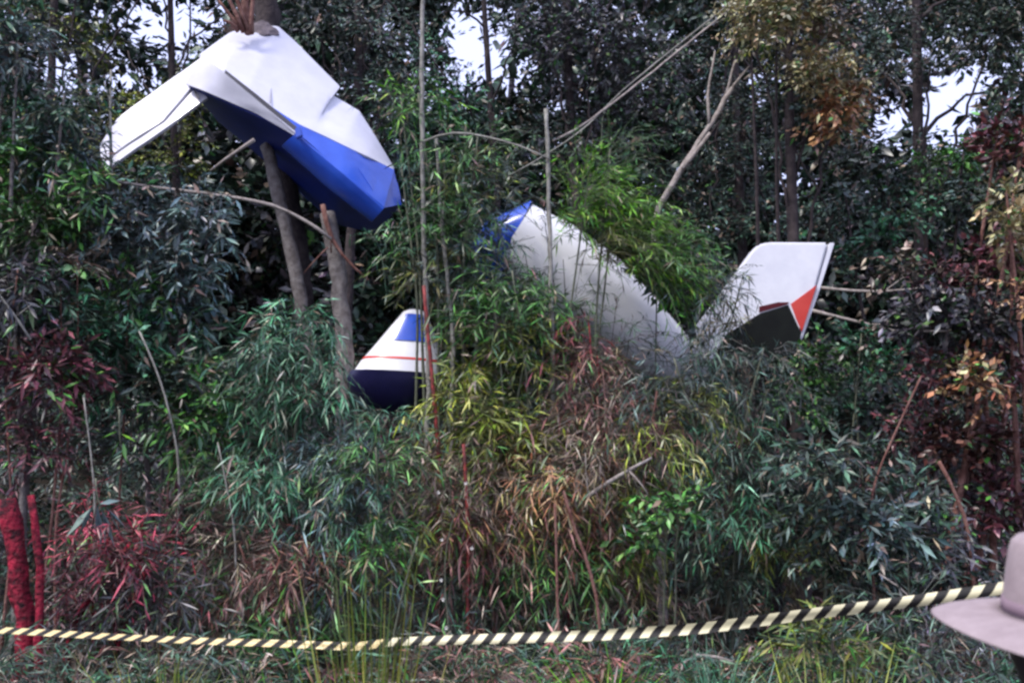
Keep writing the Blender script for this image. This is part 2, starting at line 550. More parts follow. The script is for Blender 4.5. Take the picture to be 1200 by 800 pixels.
PLANE = {}
def slab(name, pts, thick, m, parent, origin, bev=.012, off=0.0, plane=None):
    """a flat plate with real thickness from its outline"""
    p = np.array([P(*q) for q in pts])
    c = p.mean(0)
    n = np.zeros(3)
    for i in range(len(p)):
        a, b = p[i] - c, p[(i + 1) % len(p)] - c
        n += np.cross(a, b)
    n = n / np.linalg.norm(n)
    if n[1] > 0: n = -n
    if plane is None:
        p = p - ((p - c) @ n)[:, None] * n
    else:                                          # lay the outline on the plane of another plate
        c, n = plane
        e = np.array([0, 0, CAMZ])
        p = np.array([e + (q - e) * (((c - e) @ n) / ((q - e) @ n)) for q in p])
    PLANE[name] = (c, n)
    bm = bmesh.new()
    v = [bm.verts.new(q + n * (thick / 2 + off) - np.asarray(origin)) for q in p]
    f = bm.faces.new(v)
    r = bmesh.ops.extrude_face_region(bm, geom=[f])
    bmesh.ops.translate(bm, verts=[q for q in r['geom'] if isinstance(q, bmesh.types.BMVert)], vec=Vector(-n * thick))
    bmesh.ops.recalc_face_normals(bm, faces=bm.faces)
    if bev: bmesh.ops.bevel(bm, geom=list(bm.edges), offset=bev, segments=2, affect='EDGES', clamp_overlap=True)
    bmesh.ops.triangulate(bm, faces=[q for q in bm.faces if len(q.verts) > 4])
    me = bpy.data.meshes.new(name); bm.to_mesh(me); bm.free()
    return link(name, me, m, parent)

def loft(name, rings, m, parent, origin, cap=True, n=28, dent=.006, seed=3, arc=(0, 2 * math.pi), power=1.0):
    """rings: (centre, half-axis vector a, half-axis vector b)"""
    rng = np.random.default_rng(seed)
    bm = bmesh.new(); rows = []
    full = abs(arc[1] - arc[0] - 2 * math.pi) < 1e-3
    ks = np.linspace(arc[0], arc[1], n, endpoint=not full)
    ph = rng.uniform(0, 6, 3)
    for ri, (c, a, b) in enumerate(rings):
        row = []
        for t in ks:
            ct, s_ = math.cos(t), math.sin(t)
            ct = math.copysign(abs(ct) ** power, ct); s_ = math.copysign(abs(s_) ** power, s_)
            q = np.asarray(c) + np.asarray(a) * ct + np.asarray(b) * s_
            q = q + (np.asarray(a) * ct + np.asarray(b) * s_) * dent * 4 * math.sin(3 * t + ph[0] + ri * 1.3)
            row.append(bm.verts.new(q - np.asarray(origin)))
        rows.append(row)
    for r0, r1 in zip(rows[:-1], rows[1:]):
        m_ = len(r0)
        for i in range(m_ if full else m_ - 1):
            bm.faces.new((r0[i], r0[(i + 1) % m_], r1[(i + 1) % m_], r1[i]))
    if cap and full:
        bm.faces.new(rows[0][::-1]); bm.faces.new(rows[-1])
    bmesh.ops.recalc_face_normals(bm, faces=bm.faces)
    for f in bm.faces: f.smooth = len(f.verts) == 4
    for e in bm.edges:
        if len(e.link_faces) == 2 and e.calc_face_angle(0) > .8: e.smooth = False
    me = bpy.data.meshes.new(name); bm.to_mesh(me); bm.free()
    return link(name, me, m, parent)

PO = tuple(P(600, 330, 14.4))
plane = empty("airplane", PO, "crashed small white airplane with blue and red paint hanging broken in the trees", "airplane")

# wing: the white top skin faces the sky, the blue rounded edge and belly below it
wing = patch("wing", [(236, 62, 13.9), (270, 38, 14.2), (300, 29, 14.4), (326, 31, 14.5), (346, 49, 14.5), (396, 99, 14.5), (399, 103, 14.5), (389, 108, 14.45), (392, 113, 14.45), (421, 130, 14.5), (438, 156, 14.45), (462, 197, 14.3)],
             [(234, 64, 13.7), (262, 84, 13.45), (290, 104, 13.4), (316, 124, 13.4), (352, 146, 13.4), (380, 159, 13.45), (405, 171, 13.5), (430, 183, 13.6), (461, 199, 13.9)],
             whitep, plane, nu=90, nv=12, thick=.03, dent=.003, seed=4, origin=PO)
patch("flap", [(236, 64, 13.68), (262, 85, 13.38), (348, 157, 13.26)], [(217, 98, 13.62), (240, 107, 13.5), (300, 133, 13.4), (347, 160, 13.28)],
      whitep, wing, nu=24, nv=6, thick=.03, dent=.004, seed=9, origin=PO)
patch("blue_stripe", [(312, 121, 13.37), (352, 147, 13.37), (405, 172, 13.47), (462, 199, 13.86)],
      [(330, 140, 13.33), (358, 164, 13.28), (405, 205, 13.28), (450, 243, 13.38)],
      bluep, wing, nu=26, nv=6, thick=.02, dent=.004, seed=12, origin=PO)
patch("wing_tip", [(461, 199, 13.88), (466, 215, 13.85), (471, 240, 13.8)], [(404, 173, 13.47), (430, 212, 13.42), (449, 244, 13.40)],
      bluep, wing, nu=14, nv=8, thick=.02, dent=.004, bulge=.015, seed=13, origin=PO)
patch("leading_edge", [(346, 157, 13.27), (400, 202, 13.25), (449, 245, 13.36)], [(330, 172, 13.60), (388, 224, 13.60), (436, 260, 13.7)],
      bluep, wing, nu=22, nv=10, thick=.02, dent=.002, bulge=.07, seed=14, origin=PO)
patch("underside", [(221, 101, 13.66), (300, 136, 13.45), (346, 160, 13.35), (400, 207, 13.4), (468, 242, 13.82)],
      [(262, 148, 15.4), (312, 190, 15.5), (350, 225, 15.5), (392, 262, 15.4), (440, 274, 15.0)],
      shadedbluep, wing, nu=30, nv=10, thick=.03, dent=.006, bulge=.02, seed=15, origin=PO)
patch("torn_edge", [(292, 28, 14.35), (308, 24, 14.4), (326, 34, 14.5)], [(296, 38, 14.25), (310, 42, 14.25), (327, 40, 14.35)],
      foamm, wing, nu=14, nv=7, thick=.02, dent=.012, seed=16, origin=PO)
seamg = mat("panel_joint", (.30, .30, .34), rough=.6, spec=.3)
patch("panel_line", [(330, 44, 14.43), (318, 84, 13.93), (316, 120, 13.38)], [(331.2, 44, 14.43), (319.2, 84, 13.93), (317.2, 120, 13.38)], seamg, wing, nu=14, nv=3, thick=.012, dent=0, seed=31, origin=PO)
# a fitting on the front edge and the dark slot along the hinge
slab("hinge_bracket", [(346, 151, 13.2), (353, 149, 13.2), (355, 160, 13.2), (347, 163, 13.2)], .07, bluep, wing, PO, bev=.01)
patch("hinge_slot", [(264, 82, 13.40), (300, 110, 13.33), (349, 150, 13.30)], [(263, 86, 13.39), (298, 114, 13.33), (347, 156, 13.28)], darklinem, wing, nu=14, nv=3, thick=.01, dent=0, seed=17, origin=PO)

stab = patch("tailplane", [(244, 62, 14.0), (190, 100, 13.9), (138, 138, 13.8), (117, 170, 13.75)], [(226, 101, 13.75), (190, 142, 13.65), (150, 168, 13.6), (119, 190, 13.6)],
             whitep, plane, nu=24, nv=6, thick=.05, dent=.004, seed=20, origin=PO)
patch("elevator", [(229, 103, 13.72), (192, 144, 13.62), (152, 170, 13.58), (120, 192, 13.58)], [(243, 114, 13.66), (196, 149, 13.56), (160, 173, 13.52), (124, 199, 13.52)],
      whitep, stab, nu=24, nv=5, thick=.04, dent=.003, seed=21, origin=PO)
patch("panel_line", [(223, 84, 13.72), (227, 108, 13.63), (231, 116, 13.60)], [(226, 83, 13.72), (230, 107, 13.63), (234, 115, 13.60)], darklinem, stab, nu=8, nv=3, thick=.01, dent=0, seed=22, origin=PO)  # thin dark line across tailplane and elevator

# fuselage, slanting down to the tail on the right
def ring(px, py, Y, r, tx, ty):
    c = P(px, py, Y); k = Y / FPX
    t = np.array([tx, .15, ty]); t /= np.linalg.norm(t)
    a = nrm(np.cross(t, np.array([0, 1.0, 0]))) * r * k
    b = nrm(np.cross(t, a)) * r * k * .95
    return (c, a, b)
fus = loft("fuselage", [ring(600, 276, 14.5, 46, .8, -.5), ring(640, 305, 14.5, 52, .8, -.6), ring(690, 345, 14.55, 54, .8, -.6),
                        ring(740, 388, 14.6, 48, .8, -.6), ring(785, 422, 14.7, 38, .8, -.5), ring(822, 440, 14.8, 28, .8, -.4)],
           hullp, plane, PO, dent=.012, seed=5)
loft("nose_section", [ring(560, 312, 14.3, 20, .8, .6), ring(578, 292, 14.4, 36, .8, .3), ring(600, 277, 14.5, 47, .8, -.4)], bluep, fus, PO, dent=.02, seed=6)

# tail fin standing up from the rear of the fuselage
fin = slab("tail_fin", [(814, 384, 14.25), (850, 335, 14.3), (880, 294, 14.3), (888, 287, 14.3), (900, 284, 14.3), (969, 285, 14.4), (953, 340, 14.4), (936, 392, 14.35), (925, 420, 14.35), (830, 425, 14.3)],
           .11, hullp, plane, PO, bev=.03)
slab("rudder", [(971, 285, 14.4), (977.5, 285, 14.4), (960, 340, 14.4), (940, 396, 14.35), (936, 402, 14.35), (938, 390, 14.35), (955, 340, 14.4)], .07, hullp, fin, PO, bev=.012, plane=PLANE["tail_fin"])
slab("red_marking", [(955, 335, 14.4), (925, 357, 14.38), (932, 376, 14.37), (938, 389, 14.36)], .124, redp, fin, PO, bev=0, plane=PLANE["tail_fin"])
slab("black_marking", [(922, 358, 14.38), (937, 391, 14.36), (926, 419, 14.35), (832, 424, 14.3), (850, 392, 14.3), (889, 368, 14.33)], .124, blackp, fin, PO, bev=0, plane=PLANE["tail_fin"])
slab("dark_red_marking", [(923, 355, 14.38), (921, 357.5, 14.38), (888, 367, 14.33), (888, 360, 14.33), (910, 355, 14.36)], .128, darkr, fin, PO, bev=0, plane=PLANE["tail_fin"])

# engine cowling hanging lower down, white with red and blue paint over a navy belly
def hring(px, py, hw, dep, tilt=.06, Y=13.7):
    k = Y / FPX
    return (P(px, py, Y), np.array([hw * k, 0, -hw * k * tilt]), np.array([0, dep * k, 0]))
cow = loft("cowling", [hring(487, 364, 8, 10), hring(486.5, 367, 14, 16), hring(483, 385, 25, 26), hring(479, 405, 37, 35), hring(473, 428, 50, 45), hring(470, 440, 55, 49)],
           hullp, plane, PO, dent=0, seed=7, n=32, power=.72)
loft("red_stripe", [hring(474.3, 423.6, 48.2, 43.4), hring(473.4, 426.2, 49.7, 44.8)], redp, cow, PO, dent=0, seed=7, n=32, power=.72, cap=False)
loft("blue_marking", [hring(485.5, 371, 18, 20), hring(483, 385, 26, 27.2), hring(479, 404, 37.6, 35.8)], bluep, cow, PO, dent=0, seed=7, n=14, arc=(-1.95, -1.0), power=.72, cap=False)
loft("belly", [hring(467, 440.5, 56, 50), hring(463, 448, 55, 49), hring(460, 462, 48, 43), hring(458, 476, 36, 32), hring(458, 484, 18, 16)], navyp, cow, PO, dent=.006, seed=8, n=32, power=.72)

# ------------------------------------------------------------------ far wood and undergrowth that nobody could count
def in_gap(px, py, k=1.0):
    return any(((px - a) / (c * k)) ** 2 + ((py - b) / (d_ * k)) ** 2 < 1 for a, b, c, d_ in GAPS)

def far_wood():
    rng = rngn()
    g = Geo(); cls = []
    for i in range(2000):
        Y = rng.uniform(22, 40)
        px = rng.uniform(-260, 1460); py = rng.uniform(-170, 470) if i < 900 else (rng.uniform(130, 430) if i < 1500 else rng.uniform(-60, 260))
        if in_gap(px, py, 1.35) and rng.uniform() > .03: continue
        rx = rng.uniform(28, 55); ry = rng.uniform(22, 45)
        pal = rng.choice(['forest', 'dark', 'plum'], p=[.5, .3, .2])
        cls.append((P(px, py, Y), np.array([rx * Y / FPX, .8, ry * Y / FPX]), int(rx * ry * .014), pal, None))
    STY['far'] = dict(tl=(.6, 1.3), dr=.2, up=.1, k=7, L=(.24, .44), W=.17, ld=.15, sp=.95)
    foliage(g, cls, 'far', 'forest', rng)
    for i in range(7):
        Y = rng.uniform(24, 40); px = rng.uniform(-200, 1400)
        if in_gap(px, 60, 1.1) and rng.uniform() < .6: continue
        a = P(px, 420, Y); b = P(px + rng.uniform(-40, 40), -180, Y)
        a[2] = float(ground_z(a[0], a[1]))
        add_tube(g, [a, (a + b) / 2 + rng.normal(0, .25, 3), b], rng.uniform(.1, .22), .06, rng, sides=6, seg=10, col=(.03, .026, .028))
    o = g.build("distant_wood", leafm)
    tag(o, "dark mass of distant trees rising on the hillside behind the wreck", "woodland", kind="stuff")
far_wood()

def undergrowth():
    rng = rngn(); g = Geo(); cls = []
    for i in range(400):
        Y = rng.uniform(14.8, 21); px = rng.uniform(-140, 1340); x = P(px, 600, Y)[0]
        z = float(ground_z(x, Y)) + rng.uniform(.0, 3.6)
        r = rng.uniform(.3, .6)
        cls.append((np.array([x, Y, z]), np.array([r, r * .8, r * .8]), int(rng.uniform(16, 30)), rng.choice(['dark', 'forest', 'plum', 'redlit_dim'], p=[.45, .3, .15, .1]), None))
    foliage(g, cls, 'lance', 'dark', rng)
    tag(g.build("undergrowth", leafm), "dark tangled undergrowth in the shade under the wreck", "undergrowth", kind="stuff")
undergrowth()

# ------------------------------------------------------------------ trees behind the wreck
TG = "tall trees behind the wreck"
tree("forest_tree", "dark olive tree in the top left corner against the pale sky", 18.5, [(20, 520), (40, 300), (60, 100), (70, -150)],
     [(20, 20, 60, 50), (95, 55, 55, 36), (120, 130, 60, 34), (40, 130, 40, 26), (20, 180, 60, 40), (190, 125, 60, 20, 'olive'), (100, -60, 90, 50), (200, -70, 80, 40), (230, 105, 40, 24, 'olive'), (120, 190, 50, 40), (200, 180, 50, 40)],
     'small', 'olive', 9, group=TG)
tree("forest_tree", "slim dark tree just left of the wing, trunk dividing the sky gap", 19.5, [(215, 520), (210, 300), (203, 130), (198, -60)],
     [(205, 75, 30, 14), (225, -10, 36, 16), (150, 60, 22, 12), (265, 15, 24, 20), (185, -60, 90, 30)], 'small', 'dark', 6, r=(.10, .05), group=TG)
tree("forest_tree", "shaded grey-green tree rising behind the right end of the wing", 17.5, [(400, 520), (410, 300), (420, 100), (420, -120)],
     [(370, 20, 60, 40), (440, 40, 60, 45), (430, 110, 50, 36), (480, 85, 46, 40), (370, -40, 80, 40), (470, -40, 70, 40), (505, 60, 30, 50, 'teal'), (540, 120, 46, 30, 'teal'), (450, 160, 36, 36)],
     'small', 'dark', 10, group=TG)
tree("forest_tree", "slender dark trunk crossing the bright sky gap at the top middle", 19.0, [(585, 520), (582, 220), (574, 110), (563, -60)],
     [(590, 5, 26, 16), (535, 95, 24, 16), (520, 15, 20, 20), (560, -60, 80, 36), (605, 45, 18, 26)], 'small', 'dark', 7, r=(.10, .045), group=TG)
tree("forest_tree", "dusky plum-grey tree with hanging twigs above the middle of the wreck", 18.0, [(690, 520), (680, 300), (668, 120), (660, -120)],
     [(640, 50, 50, 46), (700, 40, 60, 46), (690, 110, 56, 42), (760, 70, 56, 56), (630, -20, 60, 36), (730, -40, 80, 40), (640, 150, 40, 26, 'dark'), (740, 140, 50, 32)],
     'small', 'plum', 13, group=TG)
tree("forest_tree", "near-black tree in deep shade above the tail fin", 18.2, [(880, 520), (870, 300), (862, 120), (858, -120)],
     [(810, 90, 46, 50), (830, 170, 56, 40), (880, 190, 46, 46), (900, 260, 60, 36), (800, 220, 50, 40), (970, 250, 40, 40), (880, 120, 50, 40), (830, 260, 56, 26), (840, -30, 80, 40)],
     'small', 'dark', 14, group=TG)
tree("forest_tree", "dark-trunked tree with olive leaves behind the hanging yellow-tan leaves", 14.6, [(935, 520), (930, 300), (925, 130), (920, -100)],
     [(880, 15, 24, 36, 'yellow'), (900, 40, 20, 26, 'olive'), (962, 78, 30, 20, 'yellow'), (955, 95, 24, 16, 'yellow'), (985, 125, 20, 24, 'orange'), (990, 108, 16, 14, 'yellow'), (975, 138, 14, 16, 'orange'), (975, 20, 26, 26, 'brown'), (940, 30, 30, 30, 'dark'), (1005, 60, 24, 30, 'dark'), (930, 110, 26, 40, 'dark'), (920, -50, 80, 40, 'olive'), (955, 160, 26, 22, 'dark')],
     'small', 'yellow', 22, group=TG, dY=.25)
tree("forest_tree", "black canopy tree filling the top right corner", 16.8, [(1078, 520), (1078, 300), (1076, 140), (1072, -120)],
     [(1040, 30, 50, 40), (1100, 25, 60, 40), (1165, 40, 50, 44), (1185, 100, 32, 40), (1090, 78, 40, 20), (1030, 80, 30, 20), (1190, -10, 60, 40), (1080, -60, 120, 40), (1020, 190, 30, 40), (1085, 190, 24, 22), (1010, 150, 14, 40)],
     'small', 'forest', 16, group=TG, r=(.11, .07))

# ------------------------------------------------------------------ plants round and before the wreck
SG = "shrubs of the thicket"
plant("leafy_tree", "grey-green narrow-leaved tree filling the upper left edge", "tree", 12.0,
      [(20, 60, 36, 40, 'grey'), (30, 130, 50, 40), (70, 180, 50, 40, 'grey'), (20, 200, 46, 40, 'green'), (85, 235, 50, 36, 'grey'), (40, 270, 56, 36, 'green'), (75, 120, 34, 26), (10, 10, 24, 30), (105, 215, 20, 24, 'green')],
      'lance', 'teal', 22, stems=4, bark='grey', sr=(.05, .015), group=SG, base=10)
plant("willow_shrub", "blue-grey lance-leaved shrub drooping below the white tailplane", "shrub", 12.3,
      [(150, 250, 44, 30), (205, 235, 46, 30), (235, 260, 34, 34), (170, 300, 50, 30), (220, 305, 46, 28), (160, 215, 26, 14, 'teal'), (120, 270, 36, 30)],
      'lance', 'grey', 12, stems=3, bark='grey', group=SG)
plant("leafy_shrub", "dark dull shrub with reddish twigs at the left edge, mid height", "shrub", 11.6,
      [(20, 330, 50, 36), (70, 350, 46, 36, 'teal'), (25, 400, 48, 40), (60, 440, 50, 40, 'redlit_dim'), (15, 480, 40, 40), (40, 520, 50, 36, 'redlit_dim'), (100, 390, 40, 36, 'teal'), (90, 310, 30, 24, 'brown')],
      'lance', 'plum', 11, stems=3, bark='rust', group=SG)
plant("leafy_shrub", "green shrub with pale glinting leaves left of the feathery bamboo dome", "shrub", 12.0,
      [(150, 350, 44, 30, 'green'), (200, 345, 44, 32, 'grey'), (215, 390, 36, 36), (140, 400, 46, 36), (130, 440, 46, 30), (190, 450, 46, 34, 'dark'), (230, 500, 40, 50, 'green'), (150, 520, 50, 40, 'dark'), (225, 440, 30, 30, 'green')],
      'lance', 'teal', 11, stems=3, bark='rust', group=SG)
plant("leafy_tree", "pale yellow-tan leaves hanging down from the top edge, right of the vines", "tree", 15.4,
      [(878, 8, 24, 30, None, None, -1.7), (892, 42, 20, 24, None, None, -1.7), (962, 72, 34, 22, None, None, -1.8), (950, 95, 26, 18, None, None, -1.8), (984, 122, 24, 24, 'orange', None, -1.8), (992, 104, 20, 16, None, None, -1.8), (935, 20, 40, 18, None, None, -1.8), (968, 46, 24, 16, 'brown', None, -1.8), (910, -20, 40, 20, None, None, -1.6), (985, 150, 16, 14, 'orange', None, -1.8)],
      'broad', 'yellow', 26, stems=2, bark='dark', sr=(.05, .012), group=SG, base=930)
plant("bamboo_clump", "feathery round-topped bamboo clump below the left wing", "bamboo", 11.8,
      [(340, 385, 40, 34), (315, 410, 36, 30), (370, 410, 34, 30), (335, 450, 56, 40), (385, 465, 36, 44), (300, 480, 40, 50), (345, 520, 60, 50), (395, 540, 40, 50, 'grey')],
      'hair', 'teal', 11, stems=4, bark='green', group=SG, nodes=8)
plant("bamboo_clump", "drooping grey-green bamboo in front of the lower trunk, left of centre", "bamboo", 11.2,
      [(390, 590, 46, 40, 'grey'), (440, 540, 40, 40, 'green'), (420, 610, 40, 40), (300, 570, 44, 40), (350, 590, 44, 30), (455, 500, 26, 30), (445, 640, 36, 34, 'green'), (410, 690, 40, 34, 'grey'), (260, 560, 30, 40, 'green')],
      'hair', 'teal', 10, stems=4, bark='green', group=SG, nodes=8)
plant("dead_shrub", "heap of dry reddish-brown leaves left of centre above the tape", "shrub", 10.9,
      [(330, 630, 40, 30), (280, 650, 44, 30, 'brown'), (350, 670, 40, 36), (300, 700, 50, 36), (240, 690, 36, 30, 'green'), (390, 720, 40, 30, 'green'), (330, 740, 60, 26, 'green'), (365, 655, 16, 14, 'orange')],
      'dead', 'rust', 9, stems=3, bark='rust', group=SG)
plant("dead_shrub", "brush with red glow in its leaf colour, beside the two red-glow trunks", "shrub", 10.8,  # red lamp glow sits in its leaf and bark colours
      [(100, 625, 30, 30), (125, 645, 30, 32), (120, 700, 36, 26, 'redlit_dim'), (155, 650, 26, 26), (160, 665, 34, 34, 'redlit_dim'), (190, 690, 36, 30, 'plum'), (95, 700, 24, 28, 'redlit_dim'), (210, 620, 26, 30, 'redlit_dim'), (170, 720, 50, 20, 'plum')],
      'bamboo', 'redlit', 12, stems=3, bark='redlit', group=SG)
plant("bamboo_clump", "tall upright green bamboo beside the grey pole, right of the wing", "bamboo", 13.0,
      [(470, 130, 36, 30, 'green'), (490, 118, 28, 24, 'bright'), (520, 200, 40, 36), (470, 210, 30, 40, 'teal'), (550, 220, 38, 40, 'olive'), (480, 270, 40, 40), (530, 270, 40, 36), (450, 290, 34, 34, 'teal'), (560, 170, 36, 34), (500, 320, 40, 30, 'olive'), (590, 220, 26, 40, 'dark')],
      'bamboo', 'green', 9, stems=5, bark='green', sr=(.025, .01), group=SG, nodes=14, base=500)
plant("bamboo_clump", "grey-blue bamboo sprays hanging over the blue nose section", "bamboo", 13.2,
      [(588, 268, 12, 18, 'grey'), (592, 290, 12, 14, 'green'), (560, 300, 26, 22), (580, 275, 14, 22, 'teal'), (565, 285, 18, 14), (545, 330, 30, 26), (570, 330, 26, 24, 'dark'), (520, 440, 16, 30, 'green'), (514, 410, 12, 26, 'olive'), (512, 470, 20, 18, 'teal'), (522, 390, 14, 24, 'green'), (583, 285, 16, 22), (575, 262, 16, 18, 'green')], 'bamboo', 'grey', 22, stems=2, bark='green', group=SG, nodes=12, base=540)
plant("bamboo_clump", "olive-green bamboo in the middle below the white fuselage", "bamboo", 12.2,
      [(600, 330, 36, 34, 'green'), (580, 380, 44, 40, 'green'), (620, 410, 36, 40), (560, 430, 44, 40), (610, 460, 46, 40, 'green'), (540, 480, 40, 44), (590, 520, 50, 40), (650, 500, 40, 36, 'yellow'), (530, 540, 40, 40, 'brown'), (640, 350, 20, 30, 'green'), (625, 540, 40, 30, 'orange')],
      'bamboo', 'olive', 11, stems=4, bark='green', group=SG, nodes=12)
plant("bamboo_clump", "bright green bamboo plume arching over the fuselage", "bamboo", 13.1,
      [(690, 222, 36, 34, 'bright', (.4, 0, .15)), (720, 250, 40, 36, 'bright', (.5, 0, .05)), (680, 260, 34, 34, 'bright', (.4, 0, .1)), (745, 280, 36, 32, 'bright', (.6, 0, -.1)), (765, 310, 30, 26, 'bright', (.6, 0, -.2)), (700, 290, 36, 28, 'olive', (.5, 0, 0)), (715, 185, 36, 28, 'green', (.3, 0, .2)), (730, 310, 30, 20, 'green', (.6, 0, -.1)), (790, 300, 20, 36, 'green', (.3, 0, 0))],
      'plume', 'green', 17, stems=3, bark='green', group=SG, nodes=14, base=655)
plant("bamboo_spray", "sparse dark leaf sprays scattered over the white fuselage", "bamboo", 13.5,
      [(640, 275, 24, 14, None, (.3, 0, -.1)), (660, 310, 26, 16, None, (.3, 0, -.1)), (700, 350, 30, 18, None, (.4, 0, -.2)), (745, 395, 30, 18, None, (.4, 0, -.2)), (650, 345, 24, 16, 'green'), (770, 420, 30, 20, 'grey'), (720, 405, 30, 18, 'rust'), (690, 385, 28, 18, 'green'), (660, 360, 24, 18, 'green'), (760, 435, 34, 18, 'olive'), (790, 425, 24, 20), (735, 425, 26, 14, 'brown'), (615, 300, 16, 14, 'grey')],
      'plume', 'dark', 26, stems=3, bark='dark', sr=(.014, .005), group=SG, base=700)
plant("leafy_shrub", "pale green leafy spray in the notch between fuselage and tail fin", "shrub", 13.5,
      [(790, 335, 26, 24), (800, 360, 20, 20), (770, 330, 20, 20, 'teal'), (795, 310, 20, 18, 'teal'), (810, 330, 16, 16)], 'broad', 'green', 16, stems=2, bark='green', group=SG)
plant("dead_shrub", "tangle of dry twigs coloured with red glow in front of the fuselage", "shrub", 12.3,  # its reds are lamp glow put into the colour
      [(690, 390, 26, 34), (700, 430, 34, 34, 'rust'), (670, 440, 24, 40, 'rust'), (725, 440, 30, 30, 'brown'), (690, 480, 40, 34, 'rust')], 'dead', 'redlit', 8, stems=3, bark='redlit', sr=(.015, .006), group=SG)
plant("dead_bamboo", "curtain of dry brown bamboo leaves hanging in the centre right", "bamboo", 11.7,
      [(700, 480, 40, 40, 'brown'), (740, 500, 44, 40, 'rust'), (700, 540, 50, 40), (650, 560, 46, 40, 'orange'), (740, 570, 40, 40, 'olive'), (680, 610, 50, 40, 'rust'), (620, 600, 40, 36, 'olive'), (600, 640, 44, 36, 'rust'), (660, 670, 46, 36, 'green'), (720, 650, 40, 40, 'olive'), (760, 520, 40, 30, 'olive'), (740, 700, 46, 30, 'brown'), (770, 470, 34, 30, 'dark')],
      'dead', 'brown', 11, stems=4, bark='rust', group=SG, nodes=10)
plant("dead_bamboo", "dry rust-coloured bamboo round the red-glow canes, just left of centre", "bamboo", 11.5,
      [(530, 590, 40, 36, 'brown'), (570, 610, 36, 36), (540, 650, 40, 36), (490, 560, 30, 40, 'brown'), (580, 670, 36, 30, 'green'), (500, 620, 30, 40, 'olive'), (600, 700, 44, 30, 'brown'), (520, 700, 36, 36, 'dark'), (560, 550, 30, 30, 'brown')],
      'dead', 'rust', 10, stems=3, bark='rust', group=SG, nodes=10)
plant("leafy_shrub", "small fresh green leafy twig among the dry bamboo", "shrub", 10.9,
      [(785, 600, 22, 16), (765, 615, 20, 14), (800, 590, 16, 14), (750, 635, 20, 16, 'green')], 'broad', 'green', 14, stems=2, bark='green', sr=(.012, .005), group=SG)
plant("bamboo_clump", "dark drooping bamboo below the tail fin", "bamboo", 12.1,
      [(830, 420, 40, 30), (895, 412, 36, 12), (860, 450, 44, 40), (900, 470, 36, 36), (810, 470, 36, 40, 'olive'), (860, 520, 50, 44, 'teal'), (820, 550, 40, 40), (900, 560, 40, 50), (860, 610, 50, 46, 'teal'), (920, 640, 40, 46, 'olive'), (840, 680, 40, 36), (880, 680, 40, 40), (790, 430, 26, 26, 'grey')],
      'hair', 'dark', 11, stems=5, bark='green', group=SG, nodes=10)
plant("leafy_shrub", "bright green leafy shrub just right of the tail fin tip", "shrub", 13.4,
      [(960, 420, 34, 24), (1000, 430, 34, 26), (940, 450, 34, 26), (1010, 400, 30, 24, 'teal'), (980, 470, 40, 26, 'teal'), (930, 480, 30, 24), (1040, 430, 26, 26, 'teal'), (1020, 480, 34, 30, 'dark')],
      'broad', 'green', 15, stems=3, bark='green', group=SG)
plant("bamboo_spray", "grey drooping leaf spray hanging across the white tail fin", "bamboo", 13.3,
      [(872, 322, 20, 10, None, (.35, 0, -.05)), (855, 345, 20, 12, None, (.3, 0, -.1)), (840, 340, 16, 12, None, (.3, 0, -.1)), (860, 366, 18, 9, 'olive', (.2, 0, -.1)), (845, 376, 18, 7, 'yellow'), (870, 378, 16, 6, 'yellow'), (835, 318, 16, 10, 'green')],
      'plume', 'grey', 44, stems=2, bark='green', sr=(.014, .005), group=SG, base=825)
plant("leafy_shrub", "dark shrub in the shade above the tape on the right", "shrub", 11.3,
      [(960, 540, 40, 36), (1010, 560, 40, 40), (960, 600, 44, 40), (1020, 620, 44, 36, 'grey'), (1070, 600, 36, 44), (980, 660, 50, 36), (1060, 660, 44, 36), (1110, 640, 30, 40, 'plum'), (1130, 690, 40, 30)],
      'lance', 'dark', 9, stems=4, bark='dark', group=SG)
plant("leafy_tree", "green leafy tree below the sky gap at the right", "tree", 15.2,
      [(1040, 215, 36, 24), (1090, 200, 36, 26, 'green'), (1130, 185, 34, 26, 'green'), (1060, 250, 40, 26, 'teal'), (1110, 240, 40, 30), (1000, 260, 34, 26), (1140, 225, 30, 30), (1030, 290, 40, 26, 'teal'), (1010, 320, 36, 26), (990, 230, 24, 20)],
      'broad', 'dark', 14, stems=4, bark='dark', sr=(.05, .015), group=SG)
plant("redlit_tree", "tree filling the right edge, warm red glow coloured into its leaves", "tree", 12.4,  # warm red light is put into its leaf colours
      [(1170, 170, 30, 36, 'redlit_dim'), (1180, 235, 24, 30, 'yellow', None, -.5), (1185, 275, 22, 22, 'yellow', None, -.5), (1190, 340, 18, 18, 'orange', None, -.5), (1110, 330, 44, 40, 'redlit_dim'), (1160, 310, 40, 40, 'redlit_dim'), (1080, 370, 40, 36, 'plum'), (1150, 380, 50, 40, 'plum'), (1140, 445, 26, 20, 'orange', None, -.5), (1152, 472, 24, 16, 'orange', None, -.5), (1120, 435, 18, 12, 'yellow', None, -.5), (1100, 440, 40, 34, 'redlit_dim'), (1180, 430, 30, 30, 'redlit_dim'),
       (1075, 500, 40, 40, 'redlit_dim'), (1130, 520, 50, 40, 'rust'), (1185, 530, 40, 46, 'rust'), (1160, 590, 44, 40, 'redlit_dim'), (1100, 570, 36, 36, 'plum'), (1200, 160, 24, 34, 'rust'), (1050, 310, 26, 26, 'brown'), (1215, 290, 40, 50, 'yellow')],
      'broad', 'redlit_dim', 13, stems=6, bark='rust', sr=(.06, .012), group=SG, spread=.8)
